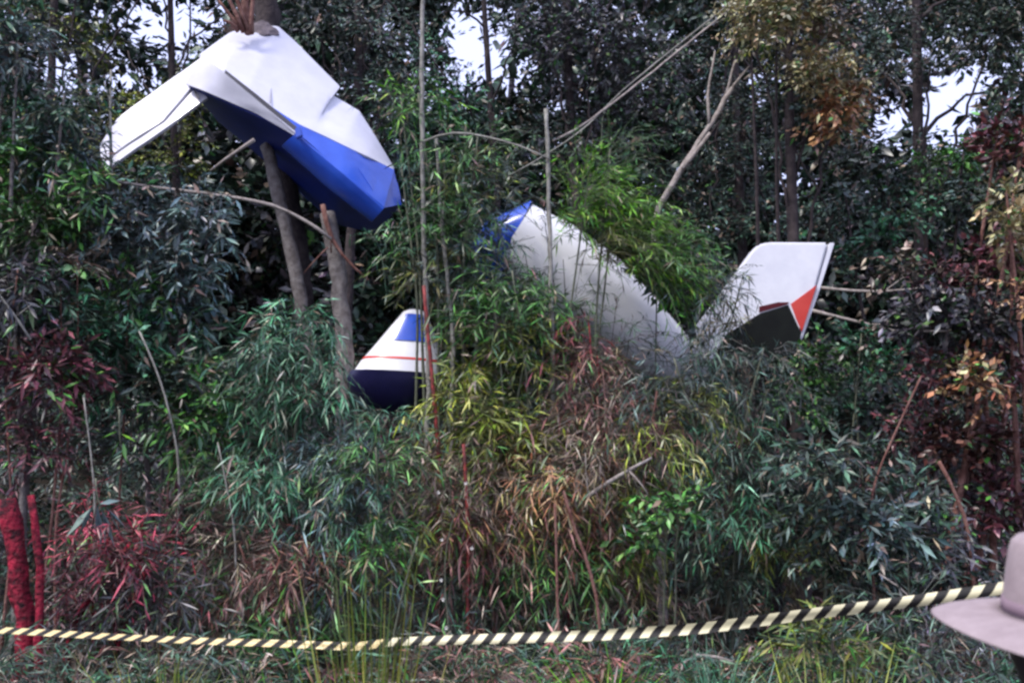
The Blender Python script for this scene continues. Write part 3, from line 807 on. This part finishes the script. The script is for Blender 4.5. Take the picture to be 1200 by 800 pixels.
plant("leafy_shrub", "shaded small shrub at the bottom right below the tape", "shrub", 9.6,
      [(1000, 770, 50, 26, 'green'), (960, 760, 40, 24, 'olive'), (1080, 760, 44, 30), (1120, 740, 36, 30, 'plum'), (1060, 720, 36, 30), (1150, 780, 50, 26, 'plum')], 'bamboo', 'dark', 8, stems=3, bark='dark', group=SG)

# ------------------------------------------------------------------ trunks, poles, canes and broken branches
stick("tree_trunk", "splintered red-brown trunk standing on top of the wing", "trunk", [(290, 40, 14.0), (287, 10, 14.0), (284, -80, 14.0)], (.055, .05), 'rust', sides=7, rough=.2,
      twigs=[[(282, 34, 13.9), (268, 12, 13.9), (256, 0, 13.8)], [(292, 36, 13.9), (276, 4, 13.85), (268, -30, 13.8)], [(286, 38, 13.9), (272, 18, 13.85), (262, -20, 13.8)], [(294, 40, 13.9), (296, 10, 13.9), (294, -40, 13.9)], [(280, 36, 13.9), (274, 26, 13.8), (262, 24, 13.75)]])
stick("tree_trunk", "thick dark plum trunk behind the torn top of the wing", "trunk", [(356, 335, 15.2), (332, 190, 15.2), (313, 60, 15.2), (310, -80, 15.2)], (.09, .19), 'dark', rooted=True, sides=10)
stick("tree_trunk", "pale grey trunk leaning under the wing", "trunk", [(366, 420, 14.2), (348, 325, 14.2), (329, 245, 14.2), (312, 170, 14.3)], (.100, .085), 'grey', rooted=True, sides=10)
stick("tree_trunk", "mottled trunk with a rust-red broken top beside the cowling", "trunk", [(404, 470, 13.7), (403, 390, 13.7), (396, 310, 13.7), (384, 250, 13.7)], (.135, .105), 'grey', rooted=True, sides=10, rough=.05)
stick("broken_branch", "forked reddish branch snapped across the mottled trunk", "branch", [(378, 240, 13.5), (384, 275, 13.5), (388, 296, 13.5), (410, 308, 13.5), (432, 328, 13.5)], (.035, .014), 'rust',
      twigs=[[(388, 296, 13.5), (392, 270, 13.45), (380, 245, 13.4)], [(384, 290, 13.5), (372, 300, 13.4), (356, 320, 13.4)]])
stick("bamboo_pole", "straight pale bamboo pole standing right of centre before the fuselage", "bamboo pole", [(648, 470, 12.5), (646, 330, 12.5), (643, 220, 12.5), (640, 128, 12.5)], (.030, .022), 'cane', rooted=True, nodes=16)
stick("bamboo_pole", "tall grey bamboo pole rising out of the top, left of centre", "bamboo pole", [(502, 430, 12.8), (497, 300, 12.8), (494, 120, 12.8), (496, -60, 12.8)], (.034, .024), 'cane', rooted=True, nodes=20)
stick("bamboo_pole", "short snapped tan bamboo cane between pole and fuselage", "bamboo pole", [(531, 400, 12.9), (526, 330, 12.9), (518, 280, 12.9), (511, 160, 12.9)], (.034, .020), 'cane', rooted=True, nodes=12,
      twigs=[[(520, 290, 12.9), (514, 260, 12.85), (520, 235, 12.8)]])
stick("redlit_cane", "upright cane coloured with red glow crossing the front of the white cowling", "cane", [(515, 520, 12.0), (508, 470, 12.0), (503, 400, 12.0), (497, 335, 12.0)], (.024, .020), 'red', rooted=True, nodes=10)  # the red on these canes is glow put into their colour
stick("redlit_cane", "thin cane coloured with red glow among the dry leaves below the cowling", "cane", [(549, 610, 11.3), (547, 570, 11.3), (543, 520, 11.3)], (.018, .014), 'red', rooted=True, nodes=8)
stick("bent_cane", "thin bamboo cane bowing right from the tall pole to the pale pole", "cane", [(497, 166, 12.7), (506, 154, 12.7), (530, 152, 12.65), (570, 160, 12.6), (612, 170, 12.5), (645, 187, 12.45)], (.018, .010), 'cane')
stick("vine", "pale twisted vine slanting up to the upper right", "vine", [(648, 165, 12.6), (672, 155, 12.8), (700, 135, 13.0), (725, 116, 13.2), (790, 64, 13.7), (862, 6, 14.3), (900, -30, 14.6)], (.014, .012), 'dead', rough=.15)
stick("vine", "thinner vine running alongside the pale twisted vine", "vine", [(590, 210, 12.9), (640, 182, 12.9), (690, 148, 13.05), (722, 112, 13.25), (788, 58, 13.75), (856, 4, 14.35), (892, -30, 14.6)], (.010, .009), 'cane', rough=.15)
stick("leaning_trunk", "pale dead trunk leaning right, forked near its top", "trunk", [(766, 248, 15.0), (790, 212, 15.0), (818, 170, 15.0), (858, 104, 15.0)], (.070, .038), 'dead', rooted=True, sides=9,
      twigs=[[(832, 148, 15), (828, 110, 15), (838, 60, 15)], [(852, 112, 15), (866, 96, 15), (878, 78, 15)], [(850, 116, 15), (856, 90, 15), (862, 70, 15)]])
stick("leaning_trunk", "second thinner dead trunk close under the leaning forked one", "trunk", [(800, 198, 14.9), (812, 186, 14.9), (832, 156, 14.9)], (.035, .025), 'dead')
stick("dead_branch", "long pale branch sagging across under the wing", "branch", [(118, 210, 12.2), (170, 218, 12.2), (240, 227, 12.2), (300, 234, 12.2), (345, 248, 12.25), (388, 280, 12.3)], (.016, .022), 'dead',
      twigs=[[(248, 228, 12.2), (246, 238, 12.15), (252, 248, 12.1)]])
stick("dead_branch", "short broken white stick poking out under the wing", "branch", [(247, 200, 13.2), (268, 182, 13.1), (298, 164, 13.0)], (.016, .026), 'dead')
stick("dead_branch", "thin upright twig rising beside the white tailplane tip", "branch", [(131, 215, 12.5), (129, 140, 12.5), (130, 82, 12.5)], (.022, .012), 'cane', twigs=[[(129, 120, 12.5), (124, 106, 12.5), (122, 96, 12.5)]])
stick("dead_branch", "upper of two pale sticks jutting right from the tail fin", "branch", [(962, 337, 14.2), (1000, 341, 14.1), (1030, 345, 14.0), (1062, 338, 13.9), (1090, 337, 13.8)], (.022, .014), 'dead', twigs=[[(1030, 345, 14), (1050, 332, 13.9), (1068, 318, 13.9)]])
stick("dead_branch", "lower of two pale sticks jutting right from the tail fin", "branch", [(952, 364, 14.2), (990, 374, 14.1), (1030, 382, 14.0), (1066, 392, 13.9)], (.024, .014), 'dead', twigs=[[(1020, 380, 14), (1045, 378, 13.9), (1065, 384, 13.9)]])
stick("dead_branch", "short pale stick lying in the tree coloured with warm glow", "branch", [(1082, 388, 12.2), (1112, 389, 12.2), (1144, 386, 12.2)], (.012, .016), 'dead')
stick("bare_cane", "pale curved cane left of the feathery bamboo clump", "cane", [(212, 540, 11.4), (200, 490, 11.4), (186, 435, 11.4), (163, 388, 11.4)], (.020, .010), 'cane', rooted=True)
stick("bare_cane", "thin brown cane in the dark shrub at the left", "cane", [(113, 585, 11.0), (106, 530, 11.0), (98, 465, 11.0)], (.014, .008), 'cane', rooted=True)
stick("bare_cane", "pale twig slanting down at the left edge", "cane", [(36, 398, 11.1), (14, 362, 11.1), (-12, 330, 11.1)], (.014, .010), 'cane', twigs=[[(20, 370, 11.1), (30, 362, 11.1), (38, 356, 11.1)]])
stick("bare_cane", "slim cane between the dome and the red-glow brush", "cane", [(278, 630, 10.8), (268, 580, 10.8), (255, 518, 10.8)], (.014, .008), 'cane', rooted=True)
stick("dead_branch", "long pinkish dead stem slanting down right of centre", "branch", [(704, 706, 10.9), (686, 650, 10.9), (668, 610, 10.9), (660, 575, 10.9)], (.020, .016), 'rust', rooted=True)
stick("dead_branch", "upright pinkish stem beside the slanting dead stem", "branch", [(654, 712, 10.9), (652, 650, 10.9), (650, 590, 10.9)], (.018, .012), 'rust', rooted=True)
stick("dead_branch", "pale forked branch curving up to the right amid the dry curtain", "branch", [(688, 582, 11.1), (706, 566, 11.1), (735, 550, 11.1), (764, 536, 11.1)], (.026, .014), 'dead', twigs=[[(735, 550, 11.1), (750, 560, 11.0), (760, 580, 11.0)], [(690, 584, 11.1), (684, 560, 11.1), (686, 530, 11.1)]])
stick("bare_cane", "straight thin cane slanting down to the tape left of centre", "cane", [(458, 742, 10.6), (470, 700, 10.6), (490, 628, 10.6)], (.012, .008), 'green', rooted=True)
stick("dead_branch", "reddish stick rising in front of the dark right-hand shrub", "branch", [(1018, 575, 11.2), (1045, 515, 11.2), (1080, 440, 11.2)], (.018, .010), 'rust', rooted=True)
stick("dead_branch", "dusky red stick tilting left at the right edge above the hat", "branch", [(1136, 610, 11.2), (1120, 575, 11.2), (1100, 540, 11.2)], (.024, .020), 'rust', rooted=True)
stick("dead_branch", "pale twig slanting down to the tape at the right", "branch", [(1090, 706, 9.6), (1062, 690, 9.6), (1030, 672, 9.6)], (.012, .008), 'dead', rooted=True)
stick("dead_branch", "pale stick lying in the grass under the middle of the tape", "branch", [(792, 748, 9.4), (830, 764, 9.4), (866, 778, 9.4)], (.012, .016), 'dead', rooted=True)
stick("tree_trunk", "thick trunk with red glow in its bark colour at the left edge above the tape", "trunk", [(30, 770, 10.2), (28, 710, 10.2), (22, 660, 10.2), (12, 615, 10.2), (8, 585, 10.2)], (.085, .085), 'redlit', rooted=True, sides=10, rough=.14)  # red light on the trunks is painted as bark colour
stick("tree_trunk", "slim trunk with red glow in its bark colour, second from the left edge", "trunk", [(46, 770, 10.1), (47, 700, 10.1), (44, 640, 10.1), (38, 592, 10.1), (36, 580, 10.1)], (.038, .036), 'redlit', rooted=True, sides=9, rough=.12)
stick("dead_branch", "crooked branch with red glow in its bark colour, in the brush right of the red-glow trunks", "branch", [(80, 735, 10.7), (108, 690, 10.7), (135, 660, 10.7), (158, 632, 10.7)], (.04, .03), 'redlit', rooted=True, twigs=[[(135, 660, 10.7), (130, 640, 10.7), (112, 622, 10.7)]])

def bloom():
    rng = rngn()
    pts = [P(528, 760, 10.6), P(522, 700, 10.6), P(518, 640, 10.6), P(546, 566, 10.6)]
    f = pts[0].copy(); f[2] = float(ground_z(f[0], f[1])) - .03
    root = empty("flowering_stem", f, "thin stem dotted with small white blossoms below centre", "wildflower")
    g = Geo(); add_tube(g, [f] + pts, .008, .004, rng, sides=5); g.build("stem", caneg, root, f)
    wm = mat("petal", (.62, .60, .55), rough=.6)
    for (x, y) in ((517, 679), (519, 702), (523, 735), (518, 632), (553, 642), (546, 566), (514, 577)):
        bm = bmesh.new(); c = P(x, y, 10.55)
        for k in range(5):
            a = k * 1.2566 + rng.uniform(0, .4)
            vs = [bm.verts.new(Vector(c - f) + Vector(q)) for q in ((0, -.01, 0), (.013 * math.cos(a - .5), -.02, .013 * math.sin(a - .5)), (.021 * math.cos(a), rng.uniform(-.03, .0), .021 * math.sin(a)), (.013 * math.cos(a + .5), -.02, .013 * math.sin(a + .5)))]
            bm.faces.new(vs)
        me = bpy.data.meshes.new("flower"); bm.to_mesh(me); bm.free()
        link("flower", me, wm, root)
bloom()

# a twig with large single leaves, hanging before the red-glow brush
def big_leaf_twig(name, label, at, spots, pal, L):
    rng = rngn()
    f = P(*at)
    root = empty(name, f, label, "twig")
    g = Geo(); add_tube(g, [f, P(*spots[0][:2], at[2]), P(*spots[-1][:2], at[2])], .010, .005, rng, sides=5); g.build("stem", caneg, root, f)
    for (x, y, ang, k) in spots:
        b = P(x, y, at[2]) - f
        g = Geo()
        an = R(ang)
        add_leaves(g, b[None], np.array([[math.cos(an), -.25, math.sin(an)]]), np.array([L * k]), np.array([L * k * .24]), np.array([.12]), pick(pal, 1, rng, .15), rng)
        g.build("leaf", leafm, root)
big_leaf_twig("leafy_twig", "hanging twig of large pale leaves before the red-glow brush", (112, 560, 10.3),
              [(110, 590, 250, 1.1), (114, 592, 285, 1.2), (118, 594, 300, 1.3), (122, 592, 325, 1.1), (112, 596, 265, 1.2), (108, 594, 230, 1.1), (126, 596, 310, 1.2), (116, 590, 15, .8), (122, 600, 280, 1.0)], 'grey', .30)
big_leaf_twig("leafy_twig", "twig of yellow-green leaves in the dark gap left of centre", (140, 480, 11.0),
              [(138, 505, 200, .7), (142, 508, 340, .8), (140, 515, 250, .8), (144, 518, 290, .8), (136, 520, 220, .7), (142, 528, 310, .7)], 'bright', .24)

# ------------------------------------------------------------------ grass and low weeds on the near bank
def grass():
    rng = rngn(); g = Geo()
    n = 9000
    x = rng.uniform(-8.5, 8.5, n); y = rng.uniform(6.0, 13.0, n)
    keep = (np.sin(x * 1.7 + 1) * np.sin(y * 2.1) + rng.uniform(-.9, .9, n)) > .0
    x, y = x[keep], y[keep]; n = len(x)
    b = np.stack([x, y, ground_z(x, y) - .01], 1)
    dr = nrm(rng.normal(0, .35, (n, 3)) * np.array([1, 1, .2]) + np.array([0, 0, 1.0]))
    L = rng.uniform(.15, .60, n) * np.clip((y - 5) / 5, .5, 1.15)
    pal = pick('green', n, rng); k = rng.uniform(0, 1, n) < .4; pal[k] = pick('brown', n, rng)[k]; pal *= .75
    add_leaves(g, b, dr, L, rng.uniform(.008, .018, n), rng.uniform(.1, .5, n), pal, rng)
    tag(g.build("grass", leafm), "green and straw-coloured grass on the bank below the tape", "grass", kind="stuff")
grass()

def weeds():
    rng = rngn(); g = Geo(); cls = []
    for i in range(230):
        Y = rng.uniform(8.6, 11.6); px = rng.uniform(-100, 1300); x = P(px, 600, Y)[0]
        r = rng.uniform(.15, .32)
        cls.append((np.array([x, Y, float(ground_z(x, Y)) + rng.uniform(.05, .42)]), np.array([r * 1.3, r, r]), int(rng.uniform(8, 18)),
                    rng.choice(['dark', 'teal', 'brown', 'green', 'rust'], p=[.4, .15, .2, .12, .13]), None))
    foliage(g, cls, 'bamboo', 'olive', rng)
    tag(g.build("weeds", leafm), "low mixed weeds and dry leaves at the foot of the thicket", "weeds", kind="stuff")
weeds()

def tuft(name, label, px, Y, h, n, pal, spread=.3, W=.014, lean=(0, 0), bend=(.1, .55), sway=.38):
    rng = rngn()
    c = P(px, 600, Y); c[2] = float(ground_z(c[0], Y)) - .02
    root = empty(name, c, label, "grass tuft", "grass tufts on the near bank")
    g = Geo()
    b = np.stack([rng.normal(0, spread * .4, n), rng.normal(0, spread * .3, n), np.zeros(n)], 1)
    dr = nrm(np.stack([rng.normal(lean[0], sway, n), rng.normal(lean[1], sway * .8, n), np.ones(n)], 1))
    L = h * rng.uniform(.45, 1.1, n); z = np.array([0, 0, -1.0])
    bd = rng.uniform(*bend, n)
    # two joined blades make one long arching one
    col = pick(pal, n, rng)
    add_leaves(g, b, dr, L, W * rng.uniform(.7, 1.4, n), bd, col, rng)
    g.build("blades", leafm, root)
    return root
for args in [("grass_tuft", "tall arching tuft covering the gap in the tape left of centre", 440, 4.75, 1.8, 170, 'olive'),
             ("grass_tuft", "pale green tuft at the bottom edge, left quarter", 200, 8.2, 1.1, 220, 'olive'),
             ("grass_tuft", "yellow-green tuft at the bottom edge left of the tall arching tuft", 320, 8.4, 1.0, 180, 'green'),
             ("grass_tuft", "bright green tuft under the tape right of centre", 705, 8.6, 1.0, 150, 'bright'),
             ("grass_tuft", "dull green tuft below the middle of the tape", 580, 8.8, .95, 170, 'green'),
             ("grass_tuft", "thick light green tuft at the bottom right quarter", 965, 7.9, 1.2, 320, 'olive'),
             ("grass_tuft", "straw-brown tuft at the bottom left corner", 85, 8.4, 1.0, 170, 'brown'),
             ("grass_tuft", "dark green tuft at the bottom below the wide striped tape", 830, 8.6, .95, 170, 'teal')]:
    tuft(*args, **(dict(spread=.10, W=.011, bend=(.02, .2), sway=.10) if args[3] < 5 else {}))

# ------------------------------------------------------------------ barrier tape
def tape():
    yel = mat("tape_yellow", (.62, .49, .22), rough=.4, spec=.5)
    wht = mat("tape_white", (.58, .54, .34), rough=.4, spec=.5)
    blk = mat("tape_black", (.012, .011, .011), rough=.6, spec=.25)
    path = [(-150, 731, 5.6, .9), (0, 738, 5.4, .85), (120, 745, 5.3, .9), (240, 750.5, 5.2, .8), (340, 754, 5.15, .75), (425, 757.5, 5.1, .55), (455, 751.5, 5.05, .6), (560, 748.5, 4.9, .35), (700, 744, 4.7, .2),
            (820, 736, 4.5, .1), (950, 719, 4.3, .05), (1080, 703, 4.15, .0), (1180, 688, 4.0, .0), (1300, 668, 3.85, .1)]
    p = np.array([P(a, b, c) for a, b, c, _ in path]); tw = np.array([q[3] for q in path])
    s = np.concatenate([[0], np.cumsum(np.linalg.norm(np.diff(p, axis=0), axis=1))])
    pit = .042                                   # half a stripe
    n = int(s[-1] / pit)
    u = np.linspace(0, s[-1], n + 1)
    C_ = np.stack([np.interp(u, s, p[:, i]) for i in range(3)], 1)
    for _ in range(3): C_[1:-1] = (C_[:-2] + C_[1:-1] * 2 + C_[2:]) / 4
    T = np.interp(u, s, tw) * 1.15 + .06 * np.sin(u * 5)
    tg = nrm(np.gradient(C_, axis=0))
    W = .043
    me = bpy.data.meshes.new("barrier_tape")
    O = C_[len(C_) // 2].copy()
    V, F, M = [], [], []
    rows = 4
    for i in range(n + 1):
        upv = np.array([0, math.sin(T[i]), math.cos(T[i])])
        for j in range(rows + 1):
            q = j / rows - .5
            sh = tg[i] * q * W * .9               # the stripes lean
            V.append(C_[i] + upv * W * q + sh + np.array([0, .006 * math.sin(j * 1.2 + u[i] * 3), 0]) - O)
    k = len(V)
    off = np.array([0, .0012, 0])
    V += [q + off for q in V]
    for i in range(n):
        px = 600 + FPX * C_[i][0] / C_[i][1]
        for j in range(rows):
            a = i * (rows + 1) + j
            F.append((a, a + rows + 1, a + rows + 2, a + 1)); F.append((k + a + 1, k + a + rows + 2, k + a + rows + 1, k + a))
            m_ = 2 if i % 2 else (0 if C_[i][0] < -.62 else 1)
            M += [m_, m_]
    me.from_pydata([tuple(q) for q in V], [], F)
    for q in (yel, wht, blk): me.materials.append(q)
    me.polygons.foreach_set("material_index", M)
    me.polygons.foreach_set("use_smooth", [True] * len(F))
    o = link("barrier_tape", me); o.location = O
    tag(o, "striped black and yellow-white barrier tape stretched across the bottom of the view", "barrier tape")
    # the stakes that hold it, just past both ends
    wood = mat("stake_wood", (.20, .14, .09), rough=.8, noise=(.30, .22, .15), scale=12)
    for e, lab in ((C_[0], "wooden stake holding the far left end of the tape"), (C_[-1], "wooden stake holding the near right end of the tape")):
        g = Geo(); rng = rngn()
        z0 = float(ground_z(e[0], e[1])) - .1
        add_tube(g, [(e[0], e[1] + .03, z0), (e[0], e[1] + .03, e[2] + .12)], .026, .022, rng, sides=8)
        so = g.build("stake", wood, None, (e[0], e[1] + .03, z0)); so.location = (e[0], e[1] + .03, z0)
        tag(so, lab, "stake")
tape()

# ------------------------------------------------------------------ the onlooker in the hat, seen from behind
def person():
    HY = 1.95
    hc = P(1243, 721, HY)                         # centre of the hat brim
    top = hc[2]
    root = empty("person", (hc[0], hc[1], 0), "person in a wide-brimmed mauve hat at the right edge, watching from behind the tape", "person")
    ox, oy = hc[0], hc[1]
    S = (top + .10) / 1.72                        # stature
    skin = mat("skin", (.30, .17, .12), rough=.55, noise=(.36, .21, .15), scale=10)
    shirtm = mat("shirt_cloth", (.085, .030, .11), rough=.85, noise=(.12, .045, .15), bump=(60, .3, .004), scale=20)
    trm = mat("trouser_cloth", (.03, .032, .045), rough=.9, noise=(.045, .047, .06), scale=20)
    hairm = mat("hair", (.012, .009, .010), rough=.55, noise=(.022, .016, .017), scale=60)
    shoem = mat("shoe_leather", (.02, .016, .014), rough=.5)
    feltm = mat("hat_felt", (.265, .215, .222), rough=.95, spec=.08, noise=(.325, .268, .275), bump=(90, .25, .003), scale=30)
    bandm = mat("hat_band", (.20, .14, .17), rough=.7, noise=(.24, .17, .20), scale=30)
    bm = bmesh.new()
    V, E, RAD = [], [], []
    def v(x, y, z, r, par=None):
        V.append((x * S, y * S, z * S)); RAD.append(r * S)
        if par is not None: E.append((par, len(V) - 1))
        return len(V) - 1
    pel = v(0, 0, .93, .135)
    wst = v(0, 0, 1.08, .125, pel); ch = v(0, .01, 1.26, .145, wst); sh = v(0, -.005, 1.39, .10, ch); nk = v(0, .0, 1.46, .055, sh)
    n2 = v(0, .015, 1.51, .055, nk); h1 = v(0, .025, 1.57, .080, n2); h2 = v(0, .02, 1.645, .084, h1); v(0, .01, 1.70, .050, h2)
    for s_ in (-1, 1):
        c1 = v(.10 * s_, -.005, 1.385, .070, sh); a1 = v(.185 * s_, 0, 1.36, .058, c1); a2 = v(.225 * s_, -.01, 1.12, .046, a1); a3 = v(.235 * s_, .05, .90, .030, a2)
        p1 = v(.235 * s_, .065, .84, .032, a3)
        for k, (dx, ln) in enumerate(((-.028, .070), (-.010, .082), (.010, .078), (.027, .062))):
            f1 = v((.235 + dx * .0) * s_, .065 + dx, .80, .010, p1); f2 = v(.233 * s_, .070 + dx, .80 - ln * .55, .009, f1); v(.226 * s_, .076 + dx, .80 - ln, .007, f2)
        t1 = v(.215 * s_, .098, .825, .011, p1); v(.205 * s_, .112, .785, .009, t1)
        l0 = v(.085 * s_, 0, .86, .100, pel); l1 = v(.10 * s_, .01, .50, .062, l0); l2 = v(.105 * s_, -.02, .28, .055, l1); l3 = v(.105 * s_, -.02, .085, .042, l2)
        v(.115 * s_, .12, .04, .034, l3)
    me = bpy.data.meshes.new("person_body"); me.from_pydata(V, E, []); me.update()
    tmp = bpy.data.objects.new("tmp_body", me); C.objects.link(tmp)
    md = tmp.modifiers.new("skin", 'SKIN'); md.use_smooth_shade = True
    for i, q in enumerate(me.skin_vertices[0].data):
        q.radius = (RAD[i], RAD[i]); q.use_root = (i == 0)
    tmp.modifiers.new("sub", 'SUBSURF').levels = 2
    tmp.modifiers["sub"].render_levels = 2
    dg = bpy.context.evaluated_depsgraph_get(); dg.update()
    body = bpy.data.meshes.new_from_object(tmp.evaluated_get(dg))
    bpy.data.objects.remove(tmp)
    co = np.zeros(len(body.vertices) * 3, np.float32); body.vertices.foreach_get("co", co); co = co.reshape(-1, 3)
    # nose, brow and chin on the face (it looks along +Y, away from us)
    fz = co[:, 2] / S; fy = co[:, 1] / S; fx = co[:, 0] / S
    front = np.clip((fy - .05) / .05, 0, 1) * (fz > 1.48)
    co[:, 1] += S * front * (.026 * np.exp(-(fx / .014) ** 2 - ((fz - 1.595) / .022) ** 2) + .010 * np.exp(-(fx / .03) ** 2 - ((fz - 1.535) / .018) ** 2) - .008 * np.exp(-((np.abs(fx) - .03) / .013) ** 2 - ((fz - 1.615) / .012) ** 2))
    # a flatter chest than the round skeleton gives, broader across
    tor = (fz > .85) & (fz < 1.40) & (np.abs(fx) < .19)
    co[tor, 0] *= 1.18; co[tor, 1] *= .82
    body.vertices.foreach_set("co", co.ravel()); body.update()
    bo = link("body", body, skin, root)
    for m_ in list(body.materials)[:-1]: pass
    def cloth(name, sel, m, push):
        b2 = bmesh.new(); b2.from_mesh(body); b2.normal_update()
        dead = [f for f in b2.faces if not sel(f.calc_center_median() / S)]
        bmesh.ops.delete(b2, geom=dead, context='FACES')
        seen = set(); best = []
        for f0 in b2.faces:
            if f0 in seen: continue
            st, isl = [f0], []
            seen.add(f0)
            while st:
                f = st.pop(); isl.append(f)
                for e in f.edges:
                    for h in e.link_faces:
                        if h not in seen: seen.add(h); st.append(h)
            if len(isl) > len(best): best = isl
        bs = set(best)
        bmesh.ops.delete(b2, geom=[f for f in b2.faces if f not in bs], context='FACES')
        bmesh.ops.delete(b2, geom=[q for q in b2.verts if not q.link_faces], context='VERTS')
        nor = {q: q.normal.copy() for q in b2.verts}
        for q in b2.verts: q.co += nor[q] * (push - .004)
        r = bmesh.ops.extrude_face_region(b2, geom=b2.faces[:])
        for q in r['geom']:
            if isinstance(q, bmesh.types.BMVert): q.co += q.normal * .004
        for f in b2.faces: f.smooth = True
        m2 = bpy.data.meshes.new(name); b2.to_mesh(m2); b2.free(); m2.materials.clear()
        return link(name, m2, m, root)
    cloth("shirt", lambda c: (.90 < c.z < 1.455 and abs(c.x) < .17) or (abs(c.x) >= .17 and .93 < c.z < 1.46), shirtm, .012)
    cloth("trousers", lambda c: .09 < c.z < .95 and abs(c.x) < .19, trm, .010)
    for s_ in (-1, 1):
        cloth("shoe", lambda c, s_=s_: c.z < .10 and c.x * s_ > 0, shoem, .012)
    cloth("hair", lambda c: c.z > 1.49 and (c.y < .035 or c.z > 1.66) and not (c.y > .06 and c.z < 1.64), hairm, .014)
    for s_ in (-1, 1):
        b2 = bmesh.new(); bmesh.ops.create_uvsphere(b2, u_segments=12, v_segments=8, radius=.012 * S, matrix=Matrix.Translation((.031 * s_ * S, .098 * S, 1.613 * S)))
        m2 = bpy.data.meshes.new("eye"); b2.to_mesh(m2); b2.free(); link("eye", m2, mat("eye_white", (.5, .48, .46), rough=.2), root)
        b2 = bmesh.new(); bmesh.ops.create_uvsphere(b2, u_segments=12, v_segments=8, radius=1, matrix=Matrix.Translation((.087 * s_ * S, .01 * S, 1.60 * S)) @ Matrix.Diagonal((.010 * S, .018 * S, .030 * S, 1)))
        m2 = bpy.data.meshes.new("ear"); b2.to_mesh(m2); b2.free(); link("ear", m2, skin, root)
    # hat: tipped back towards us, brim curling a little at the sides
    tilt = Matrix.Rotation(R(8.5), 4, 'X') @ Matrix.Rotation(R(2), 4, 'Y')
    hat_o = Vector((0, 0, hc[2]))
    def lathe(name, prof, m, par, squash=(1, 1), wave=None, n=56):
        b2 = bmesh.new(); rows = []
        for (r, z) in prof:
            row = []
            for k in range(n):
                a = 2 * math.pi * k / n
                x, y, zz = r * math.cos(a) * squash[0], r * math.sin(a) * squash[1], z
                if wave: zz += wave(r, a)
                row.append(b2.verts.new(hat_o + tilt @ Vector((x, y, zz))))
            rows.append(row)
        for r0, r1 in zip(rows[:-1], rows[1:]):
            for k in range(n): b2.faces.new((r0[k], r0[(k + 1) % n], r1[(k + 1) % n], r1[k]))
        if prof[0] != prof[-1]:
            b2.faces.new(rows[-1]); b2.faces.new(rows[0][::-1])
        else:
            bmesh.ops.remove_doubles(b2, verts=b2.verts, dist=1e-6)
        bmesh.ops.recalc_face_normals(b2, faces=b2.faces)
        for f in b2.faces: f.smooth = len(f.verts) == 4
        m2 = bpy.data.meshes.new(name); b2.to_mesh(m2); b2.free()
        return link(name, m2, m, par)
    crown = lathe("hat", [(.092, -.015), (.0925, .0), (.091, .035), (.088, .075), (.085, .105), (.081, .122), (.072, .132), (.050, .131), (.026, .126), (.006, .124)], feltm, root, squash=(1.0, 1.1))
    wv = lambda r, a: (max(r - .09, 0) / .13) ** 1.6 * (.012 * math.cos(2 * a) - .012)
    lathe("hat_brim", [(.0915, .001), (.12, .002), (.155, -.001), (.185, -.007), (.203, -.014), (.207, -.017), (.204, -.019), (.185, -.012), (.155, -.006), (.12, -.003), (.0915, -.004), (.0915, .001)], feltm, crown, squash=(1.0, 1.12), wave=wv)
    lathe("hat_band", [(.0915, .003), (.0945, .004), (.0935, .024), (.0905, .025), (.0915, .003)], bandm, crown, squash=(1.0, 1.1))
person()
